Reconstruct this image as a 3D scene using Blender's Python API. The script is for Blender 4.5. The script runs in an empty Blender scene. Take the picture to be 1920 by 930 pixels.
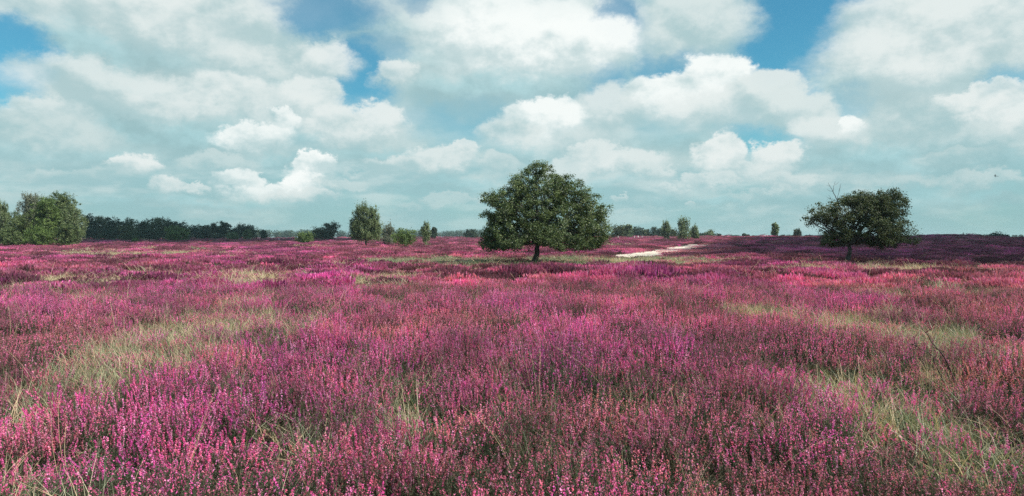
import bpy, math, numpy as np
from math import radians, pi, sin, cos, tan, atan, atan2, sqrt, exp
from mathutils import Vector

# ------------------------------------------------------------------ camera, sky, sun
F = 1400.0          # focal length in pixels of the 1920 wide photograph
HY = 446.0          # horizon row
EYE = 1.7
scene = bpy.context.scene
C = scene.collection
cam_d = bpy.data.cameras.new('camera'); cam = bpy.data.objects.new('camera', cam_d); C.objects.link(cam)
cam_d.sensor_width = 36.0; cam_d.lens = 36.0 * F / 1920.0
cam_d.shift_y = -(465.0 - HY) / 1920.0
cam_d.clip_start = 0.05; cam_d.clip_end = 20000
cam.location = (0, 0, EYE); cam.rotation_euler = (radians(90), 0, 0)
scene.camera = cam
scene.view_settings.view_transform = 'Standard'
scene.view_settings.look = 'None'
scene.view_settings.exposure = 0.62
scene.view_settings.gamma = 1.0
scene.cycles.max_bounces = 6
scene.cycles.diffuse_bounces = 3
scene.cycles.glossy_bounces = 2
scene.cycles.transmission_bounces = 4
scene.cycles.volume_bounces = 0
scene.cycles.transparent_max_bounces = 4
scene.cycles.use_denoising = False
scene.cycles.denoiser = 'OPENIMAGEDENOISE'
scene.cycles.denoising_input_passes = 'RGB_ALBEDO_NORMAL'
scene.cycles.denoising_prefilter = 'ACCURATE'
scene.cycles.sample_clamp_indirect = 6.0

SUN_EL = radians(48); SUN_AZ = radians(108)      # azimuth from +Y towards +X
SD = Vector((sin(SUN_AZ) * cos(SUN_EL), cos(SUN_AZ) * cos(SUN_EL), sin(SUN_EL)))
sun_d = bpy.data.lights.new('sun', 'SUN'); sun_d.energy = 5.0; sun_d.angle = radians(0.53); sun_d.color = (1.0, 0.93, 0.84)
sun = bpy.data.objects.new('sun', sun_d); C.objects.link(sun)
sun.rotation_euler = (-SD).to_track_quat('-Z', 'Y').to_euler(); sun.location = (0, 0, 60)


class NT:
    """small helper for building node trees"""
    def __init__(self, tree): self.t = tree
    def n(self, typ, ins=None, **props):
        nd = self.t.nodes.new(typ)
        for k, v in props.items(): setattr(nd, k, v)
        for k, v in (ins or {}).items(): self.put(nd, k, v)
        return nd
    def put(self, nd, k, v):
        s = nd.inputs[k]
        if isinstance(v, bpy.types.NodeSocket): self.t.links.new(v, s)
        else: s.default_value = v
    def math(self, op, a, b=0.0, c=None, clamp=False):
        nd = self.n('ShaderNodeMath', {0: a, 1: b}, operation=op, use_clamp=clamp)
        if c is not None: self.put(nd, 2, c)
        return nd.outputs[0]
    def vmath(self, op, a, b=None, out=0):
        nd = self.n('ShaderNodeVectorMath', {0: a}, operation=op)
        if b is not None: self.put(nd, 1, b)
        return nd.outputs[out]
    def mapr(self, v, a, b, c, d, smooth=False):
        nd = self.n('ShaderNodeMapRange', {'Value': v, 'From Min': a, 'From Max': b, 'To Min': c, 'To Max': d})
        nd.interpolation_type = 'SMOOTHSTEP' if smooth else 'LINEAR'
        return nd.outputs[0]
    def mix(self, f, a, b, blend='MIX'):
        nd = self.n('ShaderNodeMix', data_type='RGBA', blend_type=blend)
        self.put(nd, 0, f); self.put(nd, 6, a); self.put(nd, 7, b)
        return nd.outputs[2]
    def noise(self, vec, scale, detail=4, rough=0.5, out=0, **kw):
        nd = self.n('ShaderNodeTexNoise', {'Vector': vec, 'Scale': scale, 'Detail': detail, 'Roughness': rough}, **kw)
        return nd.outputs[out]


def rgb(r, g, b): return (r, g, b, 1.0)
def srgb(r, g, b):
    f = lambda c: ((c / 255 + 0.055) / 1.055) ** 2.4 if c > 10 else c / 255 / 12.92
    return (f(r), f(g), f(b), 1.0)

# cumulus heads: centre x, y, half width, half height (photo pixels as angles), top brightness, opacity, softness of crown
PUFFS = [
 # high soft banks
 (470,20,560,70,.74,.85,.8), (150,45,300,75,.72,.9,.7), (400,20,260,55,.80,.8,.7), (420,90,230,75,.62,.8,.8),
 (820,85,190,90,.68,.75,.7), (1010,20,250,60,.90,.9,.6), (960,85,240,95,.95,.95,.55), (1090,95,120,75,.96,.95,.4),
 (1300,45,110,80,.76,.9,.5), (1280,110,95,50,.60,.6,.8),
 (1480,100,30,28,.50,.35,.9), (1560,60,30,40,.5,.25,.9),
 (1860,60,170,120,.78,.9,.5), (1720,60,170,95,.84,.9,.45), (1680,125,165,75,.86,.9,.5), (1850,130,130,70,.70,.85,.6),
 (70,150,60,55,.52,.5,.9), (200,190,230,90,.58,.9,.7), (60,245,150,75,.56,.9,.6), (300,150,170,60,.60,.7,.8),
 (520,135,160,75,.66,.85,.6), (595,120,70,50,.86,.9,.45), (470,115,80,45,.80,.85,.5), (430,105,60,35,.82,.8,.5),
 (850,150,160,60,.66,.85,.6), (735,150,50,32,.84,.9,.4), (900,200,150,55,.50,.7,.8),
 (240,250,220,70,.50,.85,.8), (330,175,130,50,.78,.85,.6), (430,185,110,48,.84,.95,.45), (300,225,200,40,.58,.8,.8), (500,215,90,50,.78,.8,.5),
 (610,225,110,55,.72,.85,.6), (575,195,60,50,.86,.9,.4), (625,240,70,40,.86,.9,.4), (715,235,60,38,.88,.9,.4), (690,260,110,35,.60,.8,.7),
 (1345,165,72,62,.93,1,.28), (1270,190,90,55,.92,1,.3), (1370,215,130,55,.84,.9,.5), (1440,185,75,45,.80,.95,.35), (1500,215,80,45,.76,.95,.4),
 (1760,215,180,60,.68,.9,.6), (1700,195,110,35,.74,.8,.6), (1850,195,70,28,.88,.9,.35), (1560,255,80,45,.82,.9,.4), (1600,235,28,25,.93,.9,.3),
 (1690,275,200,50,.60,.9,.7), (1900,235,70,45,.88,.9,.35), (1840,285,140,35,.72,.8,.6),
 (1140,225,90,60,.80,.9,.4), (1020,235,85,48,.92,1,.3), (960,260,70,35,.80,.85,.5), (1100,280,170,42,.70,.85,.6),
 (1240,300,120,40,.52,.8,.7), (1355,300,48,46,.88,1,.3), (1460,300,48,40,.85,1,.3), (1410,325,80,24,.78,.9,.5),
 (1480,345,70,22,.72,.8,.5), (1180,310,80,26,.82,.85,.5), (1650,325,150,26,.50,.7,.8),
 (470,262,70,30,.90,.95,.35), (522,228,24,24,.93,.8,.3), (560,290,160,22,.55,.7,.8),
 (820,300,75,30,.80,.9,.4), (745,312,60,22,.76,.85,.5), (900,335,60,16,.60,.6,.7), (862,285,35,20,.84,.85,.4),
 (255,315,40,26,.88,.95,.35), (598,318,56,36,1.0,1,.2), (575,345,50,28,.95,1,.3), (450,335,52,26,.90,.9,.3), (500,358,60,22,.90,.9,.35), (560,370,80,20,.82,.9,.5), (320,352,26,24,.86,.85,.35), (370,355,36,14,.84,.85,.4),
 (180,165,150,50,.82,.8,.5), (250,25,180,45,.86,.75,.5), (90,225,90,38,.80,.8,.45), (330,60,150,40,.82,.7,.5), (430,35,120,40,.84,.7,.5), (300,205,90,34,.82,.7,.45), (1000,110,110,60,.94,.9,.45), (100,260,110,40,.66,.8,.45), (150,335,90,20,.62,.7,.5), (60,372,90,14,.58,.6,.6), (400,300,80,20,.66,.7,.5), (660,350,70,16,.66,.7,.5), (700,330,40,14,.72,.7,.4), (940,310,60,22,.70,.75,.45), (1060,320,60,22,.76,.8,.4), (1120,300,60,26,.82,.8,.35), (850,370,60,10,.62,.6,.5), (1230,330,60,18,.74,.8,.4), (1340,345,60,18,.74,.8,.4), (1440,365,70,12,.66,.7,.5), (1600,340,90,16,.60,.7,.6), (1700,350,90,14,.60,.7,.6), (1860,345,80,18,.66,.7,.5), (1790,310,70,20,.66,.7,.5), (1900,385,60,12,.58,.6,.6), (450,395,120,10,.56,.5,.7), (1200,395,90,10,.58,.5,.6), (1275,360,42,15,.76,.85,.4), (1313,384,16,10,.76,.7,.4), (1160,372,14,8,.74,.6,.4), (1120,340,60,20,.68,.6,.6), (790,382,30,9,.58,.5,.7), (100,335,90,16,.52,.5,.8),
]
# openings with clear blue: centre x, y, half width, half height, strength
HOLES = [(1470,90,80,140,1.0), (1510,10,110,80,1.0), (25,112,82,62,1.0), (0,150,45,50,.9), (665,140,70,85,.85), (610,25,120,45,.8), (700,95,70,60,.6), (1155,25,55,55,.75), (1130,160,60,60,.6),
         (1440,245,80,45,.75), (1900,165,55,40,.8), (1290,125,85,35,.75), (880,215,110,50,.5), (1230,130,60,45,.6), (1600,190,60,40,.6), (760,10,50,30,.6)]


# grey undersides: centre x, y, half width, half height, strength
SHADES = [(150,95,190,38,.8), (120,140,120,30,.6), (260,115,150,30,.6), (330,245,200,34,.9), (200,225,120,26,.7), (420,262,120,20,.6), (110,285,150,24,.8), (470,165,120,20,.4), (250,170,110,20,.5),
          (860,170,150,34,.8), (970,165,120,30,.8), (1080,170,70,26,.6), (780,120,110,26,.45), (700,60,90,26,.4), (1600,165,120,32,.7), (1730,160,170,30,.65), (1650,300,180,26,.9), (1570,290,90,22,.7),
          (1780,320,170,20,.8), (1260,275,110,22,.6), (1400,265,90,16,.4), (1390,375,190,12,.8), (980,290,80,20,.6), (700,290,120,16,.6), (560,300,200,12,.6), (850,345,120,14,.6), (1540,200,60,22,.4), (560,262,60,14,.4),
          (60,215,80,18,.4), (360,385,260,14,.7), (1800,380,200,20,.7), (1100,345,120,14,.5)]


def ang(x, y):
    u = (x - 960) / F; v = (HY - y) / F
    return atan(u), atan(v / sqrt(1 + u * u))


def puff_group():
    g = bpy.data.node_groups.new('cumulus_head', 'ShaderNodeTree')
    for nm, ty in (('Color', 'NodeSocketColor'), ('P', 'NodeSocketVector'), ('Center', 'NodeSocketVector'), ('InvR', 'NodeSocketVector'),
                   ('Relief', 'NodeSocketFloat'), ('Top', 'NodeSocketColor'), ('Base', 'NodeSocketColor'), ('Alpha', 'NodeSocketFloat'), ('Soft', 'NodeSocketFloat')):
        g.interface.new_socket(name=nm, in_out='INPUT', socket_type=ty)
    g.interface.new_socket(name='Color', in_out='OUTPUT', socket_type='NodeSocketColor')
    t = NT(g); gi = g.nodes.new('NodeGroupInput'); go = g.nodes.new('NodeGroupOutput'); o = gi.outputs
    # the negligible colour term only fixes the order in which the heads are evaluated (keeps the shader stack small)
    Pc = t.n('ShaderNodeVectorMath', {0: o['Color'], 1: (1e-7, 1e-7, 0), 2: o['P']}, operation='MULTIPLY_ADD').outputs[0]
    d = t.vmath('MULTIPLY', t.vmath('SUBTRACT', Pc, o['Center']), o['InvR'])
    q = t.vmath('LENGTH', d, out=1)
    dy = t.vmath('DOT_PRODUCT', d, (0, 1, 0), out=1)
    soft = t.n('ShaderNodeMapRange', {'Value': dy, 'From Min': -0.6, 'From Max': 0.35, 'To Min': 0.95, 'To Max': o['Soft']}).outputs[0]
    a = t.n('ShaderNodeMapRange', {'Value': q, 'From Min': t.math('SUBTRACT', 1.0, soft), 'From Max': 1.0, 'To Min': 1.0, 'To Max': 0.0}, interpolation_type='SMOOTHSTEP').outputs[0]
    sh = t.mapr(t.math('ADD', dy, o['Relief']), -0.80, 0.75, 0.0, 1.0, True)
    col = t.mix(sh, o['Base'], o['Top'])
    g.links.new(t.mix(t.math('MULTIPLY', a, o['Alpha']), o['Color'], col), go.inputs[0])
    return g


def build_world():
    w = bpy.data.worlds.new('World'); scene.world = w; w.use_nodes = True
    nt = w.node_tree; nt.nodes.clear(); t = NT(nt)
    out = nt.nodes.new('ShaderNodeOutputWorld'); bg = nt.nodes.new('ShaderNodeBackground'); nt.links.new(bg.outputs[0], out.inputs[0])
    bg.inputs[1].default_value = 0.065
    sky = nt.nodes.new('ShaderNodeTexSky'); sky.sky_type = 'NISHITA'; sky.sun_disc = False
    sky.sun_elevation = SUN_EL; sky.sun_rotation = SUN_AZ; sky.air_density = 1.0; sky.dust_density = 0.5; sky.ozone_density = 1.5
    D = nt.nodes.new('ShaderNodeTexCoord').outputs['Generated']
    D = t.vmath('NORMALIZE', D)
    s = t.n('ShaderNodeSeparateXYZ', {0: D}).outputs
    az = t.math('ARCTAN2', s[0], s[1]); el = t.math('ARCSINE', s[2])
    P0 = t.n('ShaderNodeCombineXYZ', {0: az, 1: el, 2: 0.0}).outputs[0]
    Ds = t.vmath('MULTIPLY', D, (1.0, 1.0, 1.45))
    w1 = t.vmath('SUBTRACT', t.noise(Ds, 7.0, 2, 0.5, out=1), (0.5, 0.5, 0.5))
    w2 = t.vmath('SUBTRACT', t.noise(Ds, 24.0, 8, 0.68, out=1), (0.5, 0.5, 0.5))
    P = t.vmath('ADD', P0, t.vmath('ADD', t.vmath('MULTIPLY', w1, (0.08, 0.040, 0)), t.vmath('MULTIPLY', w2, (0.062, 0.050, 0))))
    # relief: density here minus density a little nearer the sun
    b1 = t.noise(Ds, 13.0, 7, 0.58)
    b2 = t.noise(t.vmath('ADD', Ds, (0.012, -0.002, 0.030)), 13.0, 7, 0.58)
    relief = t.math('MULTIPLY', t.math('SUBTRACT', b1, b2), 4.2)
    relief = t.math('ADD', relief, t.math('MULTIPLY', t.math('SUBTRACT', t.noise(Ds, 5.0, 3, 0.5), 0.5), 1.3))
    # blue sky graded as photographed
    base = t.mix(1.0, sky.outputs[0], SKY_TINT, 'MULTIPLY')
    # thin veil of high cloud, dense to the horizon
    sc_n = t.noise(Ds, 4.2, 7, 0.6)
    veil = t.mapr(t.math('SUBTRACT', sc_n, t.mapr(el, 0.10, 0.34, -0.30, 0.06)), 0.36, 0.62, 0.0, 1.0, True)
    fwd = t.mapr(s[1], 0.3, 0.75, 0.0, 1.0)
    hole = t.math('MULTIPLY', el, 1e-7)
    for (x, y, rx, ry, k) in HOLES:
        a, e = ang(x, y)
        Ph = t.vmath('ADD', P, t.vmath('MULTIPLY', t.n('ShaderNodeCombineXYZ', {0: hole}).outputs[0], (1e-6, 0, 0)))
        q = t.vmath('LENGTH', t.vmath('MULTIPLY', t.vmath('SUBTRACT', Ph, (a, e, 0)), (F / rx, F / ry, 0)), out=1)
        h = t.mapr(q, 0.35, 1.6, k, 0.0, True)
        hole = t.math('MAXIMUM', hole, h)
    veil_f = t.math('SUBTRACT', t.mapr(t.math('ADD', sc_n, 0.25), 0.5, 0.78, 0.72, 1.0), hole, clamp=True)
    veil = t.math('ADD', t.math('MULTIPLY', veil, t.math('SUBTRACT', 1.0, fwd)), t.math('MULTIPLY', veil_f, fwd), clamp=True)
    lowk = t.mapr(el, 0.02, 0.24, 0.0, 1.0, True)
    streak = t.noise(t.vmath('MULTIPLY', D, (4.0, 4.0, 15.0)), 2.6, 7, 0.58)
    vc_low = t.mix(t.mapr(streak, 0.42, 0.66, 0, 1, True), VEIL_LOW_A, VEIL_LOW_B)
    vc_hi = t.mix(t.mapr(t.math('ADD', sc_n, t.math('MULTIPLY', relief, 0.12)), 0.4, 0.66, 0, 1, True), VEIL_HI_A, VEIL_HI_B)
    col = t.mix(veil, base, t.mix(lowk, vc_low, vc_hi))
    g = puff_group()
    order = sorted([p for p in PUFFS if p[6] >= .55], key=lambda p: -p[6]) + [(x, y, rx * 1.1, ry * 1.15, None, k, 1.0) for (x, y, rx, ry, k) in SHADES] + [p for p in PUFFS if p[6] < .55]
    nbank = sum(1 for p in PUFFS if p[6] >= .55)
    for pi_, (x, y, rx, ry, br, al, so) in enumerate(order):
        if pi_ == nbank + len(SHADES): col = t.mix(t.math('MULTIPLY', t.mapr(hole, .35, .95, 0.0, .96, True), fwd), col, base)
        a, e = ang(x, y)
        low = min(1.0, max(0.0, (y - 120) / 260.0))
        nd = nt.nodes.new('ShaderNodeGroup'); nd.node_tree = g
        t.put(nd, 'Color', col); t.put(nd, 'P', P); t.put(nd, 'Relief', relief)
        nd.inputs['Center'].default_value = (a, e, 0); nd.inputs['InvR'].default_value = (F / rx / 1.12, F / ry / 1.12, 0)
        k = 9.8
        bs = np.array([0.36 - 0.02 * low, 0.555 + 0.01 * low, 0.585 + 0.01 * low])
        if br is None: top = bs * 1.22; bs = bs * .94; al = min(1, al * 1.05)
        else:
            f = min(1.0, max(0.0, (br - .45) / .5)); top = (1 - f) * np.array([.44, .62, .63]) + f * np.array([.90, .94, .92]) * (1.0 if br < .9 else 1.08)
            bs = bs * (1 - .35 * f) + top * .35 * f
        nd.inputs['Top'].default_value = (*(top * k), 1); nd.inputs['Base'].default_value = (*(bs * k), 1)
        nd.inputs['Alpha'].default_value = al; nd.inputs['Soft'].default_value = so * (.78 if so < .55 else 1.0)
        col = nd.outputs[0]
    # milky air just above the horizon
    hz = t.mapr(el, -0.02, 0.075, 0.85, 0.0, True)
    col = t.mix(hz, col, HORIZON)
    nt.links.new(col, bg.inputs[0])
    w.cycles.sampling_method = 'MANUAL'; w.cycles.sample_map_resolution = 512


SKY_TINT = rgb(0.42, 1.08, 1.12)
CLOUD_GAIN = 0.97
VEIL_LOW_A = rgb(3.3, 5.5, 5.8); VEIL_LOW_B = rgb(5.6, 7.1, 7.15)
VEIL_HI_A = rgb(3.7, 5.9, 6.3); VEIL_HI_B = rgb(5.4, 6.9, 7.0)
HORIZON = rgb(3.6, 5.7, 5.75)
build_world()

# ------------------------------------------------------------------ helpers
R = np.random.default_rng(7)


def tag(o, label=None, cat=None, group=None, kind=None):
    if label: o['label'] = label
    if cat: o['category'] = cat
    if group: o['group'] = group
    if kind: o['kind'] = kind
    return o


def empty(name, loc):
    o = bpy.data.objects.new(name, None); o.location = loc; o.empty_display_size = 0.5; C.objects.link(o); return o


def link(name, me, parent=None, loc=None):
    o = bpy.data.objects.new(name, me); C.objects.link(o)
    if parent is not None: o.parent = parent
    if loc is not None: o.location = loc
    return o


class MB:
    """numpy mesh collector: quads (and tube quads) with a material slot and one float colour per face corner"""
    def __init__(s): s.v = []; s.f = []; s.m = []; s.c = []; s.n = 0
    def quads(s, v, mat=0, col=None):
        """v: (N,4,3); col: (N,3)"""
        n = len(v); s.v.append(v.reshape(-1, 3)); s.f.append(np.arange(n * 4).reshape(-1, 4) + s.n); s.n += n * 4
        s.m.append(np.full(n, mat, np.int32))
        if col is None: col = np.full((n, 3), 0.5)
        s.c.append(np.broadcast_to(col, (n, 3)))
    def grid(s, verts, faces, mat=0, col=None):
        s.v.append(verts); s.f.append(faces + s.n); s.n += len(verts); n = len(faces)
        s.m.append(np.full(n, mat, np.int32)); s.c.append(np.full((n, 3), 0.5) if col is None else np.broadcast_to(col, (n, 3)))
    def tube(s, pts, rad, sides=7, mat=0, col=None):
        pts = np.asarray(pts, float); rad = np.asarray(rad, float); k = len(pts)
        tg = np.gradient(pts, axis=0); tg /= np.linalg.norm(tg, axis=1)[:, None] + 1e-9
        ref = np.where(np.abs(tg[:, 2:3]) > 0.9, np.array([[1.0, 0, 0]]), np.array([[0, 0, 1.0]]))
        a = np.cross(tg, ref); a /= np.linalg.norm(a, axis=1)[:, None] + 1e-9; b = np.cross(tg, a)
        th = np.linspace(0, 2 * pi, sides, endpoint=False)
        ring = pts[:, None, :] + rad[:, None, None] * (np.cos(th)[None, :, None] * a[:, None, :] + np.sin(th)[None, :, None] * b[:, None, :])
        i = np.arange(k - 1)[:, None] * sides; j = np.arange(sides)[None, :]; j2 = (j + 1) % sides
        f = np.stack([i + j, i + j2, i + sides + j2, i + sides + j], -1).reshape(-1, 4)
        s.grid(ring.reshape(-1, 3), f, mat, col)
    def mesh(s, name, mats, smooth=False, attr=True):
        me = bpy.data.meshes.new(name)
        v = np.concatenate(s.v).astype(np.float32); f = np.concatenate(s.f).astype(np.int32); m = np.concatenate(s.m)
        me.vertices.add(len(v)); me.vertices.foreach_set('co', v.ravel())
        me.loops.add(len(f) * 4); me.loops.foreach_set('vertex_index', f.ravel())
        me.polygons.add(len(f)); me.polygons.foreach_set('loop_start', np.arange(len(f), dtype=np.int32) * 4)
        me.polygons.foreach_set('material_index', m)
        me.polygons.foreach_set('use_smooth', np.full(len(f), smooth))
        for x in mats: me.materials.append(x)
        if attr:
            c = np.concatenate(s.c); at = me.attributes.new('tone', 'FLOAT_COLOR', 'FACE')
            at.data.foreach_set('color', np.concatenate([c, np.ones((len(c), 1))], 1).astype(np.float32).ravel())
        me.update(); me.validate(verbose=False)
        return me


def unit(v): return v / (np.linalg.norm(v, axis=-1, keepdims=True) + 1e-9)
def rdir(n, rng=None): return unit((rng or R).normal(size=(n, 3)))


def leaves(c, size, nrm, rng, aspect=0.62):
    """rhombic leaf faces at c (N,3), size (N,), normals nrm (N,3)"""
    a = unit(np.cross(nrm, rdir(len(c), rng))); b = np.cross(nrm, a)
    u = a * size[:, None] * 0.5; v = b * size[:, None] * 0.5 * aspect
    sk = nrm * size[:, None] * 0.12
    return np.stack([c - u + sk, c + v, c + u + sk, c - v], 1)


def vnoise(x, y, seed=0):
    """smooth value noise in numpy, 0..1"""
    xi = np.floor(x); yi = np.floor(y); xf = x - xi; yf = y - yi
    def h(a, b):
        s = np.sin(a * 127.1 + b * 311.7 + seed * 74.7) * 43758.5453
        return s - np.floor(s)
    u = xf * xf * (3 - 2 * xf); v = yf * yf * (3 - 2 * yf)
    return (h(xi, yi) * (1 - u) + h(xi + 1, yi) * u) * (1 - v) + (h(xi, yi + 1) * (1 - u) + h(xi + 1, yi + 1) * u) * v


def fbm(x, y, seed=0, o=4):
    r = 0; a = 0.5; t = 0
    for i in range(o):
        r = r + a * vnoise(x, y, seed + i * 3.3); t += a; a *= 0.5; x = x * 2.03 + 5.1; y = y * 2.03 + 1.7
    return r / t


def sstep(a, b, x): t = np.clip((x - a) / (b - a), 0, 1); return t * t * (3 - 2 * t)


def gxy(px, py, h=0.3):
    """photo pixel to ground position, h = height of the vegetation seen there"""
    d = F * (EYE - h) / max(py - HY, 1.0)
    return (px - 960) / F * d, d


def X(px, d): return (px - 960) / F * d


# ------------------------------------------------------------------ terrain
def terrain(x, y):
    x = np.asarray(x, float); y = np.asarray(y, float)
    d = np.maximum(y, 1.0); px = 960 + F * x / d
    z = 0.18 * (fbm(x / 9.0, y / 9.0, 1, 3) - 0.5) * sstep(6, 20, y)
    z = z + 0.5 * (fbm(x / 60.0, y / 60.0, 4, 3) - 0.5) * sstep(60, 160, y) * sstep(1500, 700, y)
    # low swell to the right, its crest a little above eye level
    z = z + 1.5 * np.exp(-((x - 115) / 130) ** 2 - ((y - 320) / 120) ** 2)
    z = z + 0.3 * np.exp(-((x - 200) / 60) ** 2 - ((y - 260) / 60) ** 2)
    # flat topped mound on the far right
    z = z + 2.1 * sstep(18, 9, np.sqrt((x - 218) ** 2 + ((y - 372) / 1.5) ** 2))
    # gentle rise behind the oak and at the far left
    z = z + 1.0 * np.exp(-((x + 20) / 160) ** 2 - ((y - 520) / 170) ** 2)
    return z


def tz(x, y): return float(terrain(x, y))


# areas of grass, as photo pixels: cx, cy, half width, half height, strength, greenness
GRASS = [(170, 690, 230, 90, .42, .6), (430, 600, 170, 28, .42, .2), (1760, 690, 190, 110, .34, .45), (280, 525, 220, 14, .38, .1), (1560, 800, 160, 60, .3, .4), (80, 860, 110, 60, .35, .7), (300, 672, 110, 42, 1.3, .45), (330, 615, 70, 25, .9, .3), (210, 650, 60, 40, .6, .6), (1530, 592, 95, 24, 1.5, .12), (1655, 548, 40, 10, .9, .1), (1720, 590, 60, 12, .8, .5),
         (1620, 742, 110, 40, 1.15, .35), (1780, 775, 90, 55, 1.0, .6), (1870, 650, 110, 42, 1.5, .75), (1900, 860, 120, 80, 1.0, .8), (1480, 700, 60, 25, .7, .5),
         (460, 525, 90, 12, 1.0, .1), (380, 528, 30, 8, 1.1, .05), (740, 522, 60, 9, .9, .15), (130, 520, 50, 8, .7, .2), (460, 565, 40, 10, .7, .1), (140, 560, 40, 12, .7, .3),
         (1840, 545, 70, 14, .8, .5), (1660, 505, 200, 6, .55, .3), (1880, 510, 60, 7, .7, .4), (960, 491, 200, 7, 1.5, .9), (800, 490, 90, 4, 1.2, .9), (1180, 492, 120, 4, .8, .6), (1330, 490, 60, 4, .5, .5), (1500, 494, 120, 4, .5, .45),
         (1180, 487, 90, 4, .8, .6), (280, 477, 130, 5, 1.2, .4), (160, 473, 70, 4, 1.0, .4), (430, 482, 60, 3, .8, .3), (240, 487, 40, 3, .5, .5), (640, 540, 40, 12, .6, .6),
         (1185, 462, 18, 2, 1.0, .8), (560, 466, 60, 1.5, .4, .3), (60, 780, 90, 60, .5, .6), (80, 900, 100, 50, .5, .7), (580, 610, 40, 16, .5, .7), (925, 620, 50, 15, .4, .6), (700, 690, 60, 15, .35, .6),
         (980, 880, 100, 40, .3, .8), (1550, 510, 60, 5, .6, .1), (40, 530, 40, 20, .4, .7), (900, 500, 20, 3, .5, .3), (1330, 500, 60, 3, .6, .5)]
# taller, darker bushes of heather: cx, cy, half width (m), extra height
BUMPS = [(1065, 672, .75, .55), (1400, 556, 1.4, .55), (1690, 640, 1.0, .45), (1560, 632, .9, .35), (1660, 575, .9, .4), (1740, 560, .7, .35), (490, 491, 1.3, .5), (1025, 509, 1.6, .55),
         (1195, 511, 1.9, .4), (272, 481, 1.8, .6), (1755, 517, 1.4, .4), (560, 560, .8, .3), (540, 715, .4, .3), (850, 560, 1.0, .3), (600, 620, .5, .3), (1260, 640, .5, .25), (1150, 755, .4, .35),
         (320, 580, .8, .3), (960, 780, .4, .25), (1600, 700, .5, .25), (1440, 610, .7, .3), (140, 790, .35, .2), (1880, 600, .7, .35), (820, 640, .6, .3), (1360, 760, .4, .25), (780, 480, 2.2, .3)]
_G = []
for (cx, cy, hw, hh, st, gr) in GRASS:
    gx, gy = gxy(cx, cy, 0.18); y0 = gxy(cx, cy + hh, 0.18)[1]; y1 = gxy(cx, max(cy - hh, HY + 4), 0.18)[1]
    _G.append((gx, gy, hw / F * gy, gy - y0, y1 - gy, st, gr))
_B = [(gxy(a, b, 0.4)[0], gxy(a, b, 0.4)[1], c, d) for (a, b, c, d) in BUMPS]


def grassiness(x, y):
    """returns (grass strength, greenness)"""
    wx = x + (fbm(x / 1.6, y / 1.6, 21, 3) - .5) * 1.3 * np.clip(y / 12, .4, 5); wy = y + (fbm(x / 1.6, y / 1.6, 27, 3) - .5) * 1.6 * np.clip(y / 12, .4, 6)
    g = np.zeros_like(x); gn = np.zeros_like(x) + 1e-6; gg = gn * 0.5
    for (gx, gy, rx, r0, r1, st, gr) in _G:
        ry = np.where(wy < gy, r0, r1)
        w = st * np.exp(-((wx - gx) / rx) ** 2 - ((wy - gy) / ry) ** 2)
        g = g + w; gn = gn + w; gg = gg + w * gr
    n = fbm(x / 3.1, y / 3.1, 33, 4)
    sc = np.clip(y / 9, .6, 9); ns = fbm(x / (.8 * sc), y / (1.6 * sc), 37, 4)
    g = g * (.45 + 1.0 * ns) * 1.05 + (ns - .55) * .5 + 0.35 * sstep(0.60, 0.76, n) + (fbm(x / 0.7, y / 0.7, 41, 3) - 0.5) * 0.75 * sstep(0, .5, g + .15)
    return g, gg / gn


def cells(x, y, size, seed=0):
    """distance to the nearest jittered cell centre (0..1) and two random numbers for that cell"""
    x = x / size; y = y / size; xi = np.floor(x); yi = np.floor(y); best = np.full(x.shape, 9.0); r1 = np.zeros_like(x); r2 = np.zeros_like(x)
    def h(a, b, k):
        s = np.sin(a * 127.1 + b * 311.7 + (seed + k) * 74.7) * 43758.5453
        return s - np.floor(s)
    for i in (-1, 0, 1):
        for j in (-1, 0, 1):
            a = xi + i; b = yi + j; d = np.hypot(a + .5 + .8 * (h(a, b, 1) - .5) - x, b + .5 + .8 * (h(a, b, 2) - .5) - y)
            m = d < best; best = np.where(m, d, best); r1 = np.where(m, h(a, b, 3), r1); r2 = np.where(m, h(a, b, 4), r2)
    return best, r1, r2


def csize(y): return np.where(y < 10, .62, np.where(y < 24, .95, np.where(y < 75, 1.9, 5.0)))


def bushes(x, y):
    s = csize(y); wx = x + (fbm(x / s, y / s, 13, 2) - .5) * s * .7; wy = y + (fbm(x / s, y / s, 17, 2) - .5) * s * .7
    return cells(wx, wy, s, 5)


def bumps(x, y):
    b = np.zeros_like(x)
    for (bx, by, r, h) in _B: b = np.maximum(b, h * np.exp(-(((x - bx) / r) ** 2 + ((y - by) / (r * .9)) ** 2) ** 1.3))
    return b


# sandy track: centre line (x, y) and half width, metres.  laid just above the ground sheet
def trk(px, py): return gxy(px, py, 0.14)
TRACK = []
for (x0, x1, py) in [(1118, 1205, 481.6), (1135, 1243, 478.2), (1165, 1262, 474.5), (1192, 1270, 471.0), (1225, 1280, 467.6), (1256, 1300, 464.0), (1280, 1312, 461.2), (1298, 1316, 459.4)]:
    a, d = trk(x0, py); b, _ = trk(x1, py); TRACK.append(((a + b) / 2, d, (b - a) / 2 + (1.3 if py < 465 else 0)))
TRACK = np.array(TRACK)
SAND2 = (X(742, 117), 117.0, 3.3, 13.0)


def sandiness(x, y):
    cx = np.interp(y, TRACK[:, 1], TRACK[:, 0]); hw = np.interp(y, TRACK[:, 1], TRACK[:, 2])
    e = (fbm(x / 2.2, y / 6.0, 51, 3) - .5) * 1.2
    m = (np.abs(x - cx) + e < hw) & (y > TRACK[0, 1] - 1 + e) & (y < TRACK[-1, 1] + 4)
    m2 = ((x - SAND2[0]) / SAND2[2]) ** 2 + ((y - SAND2[1]) / SAND2[3]) ** 2 + e * .5 < 1
    return m | m2


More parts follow.
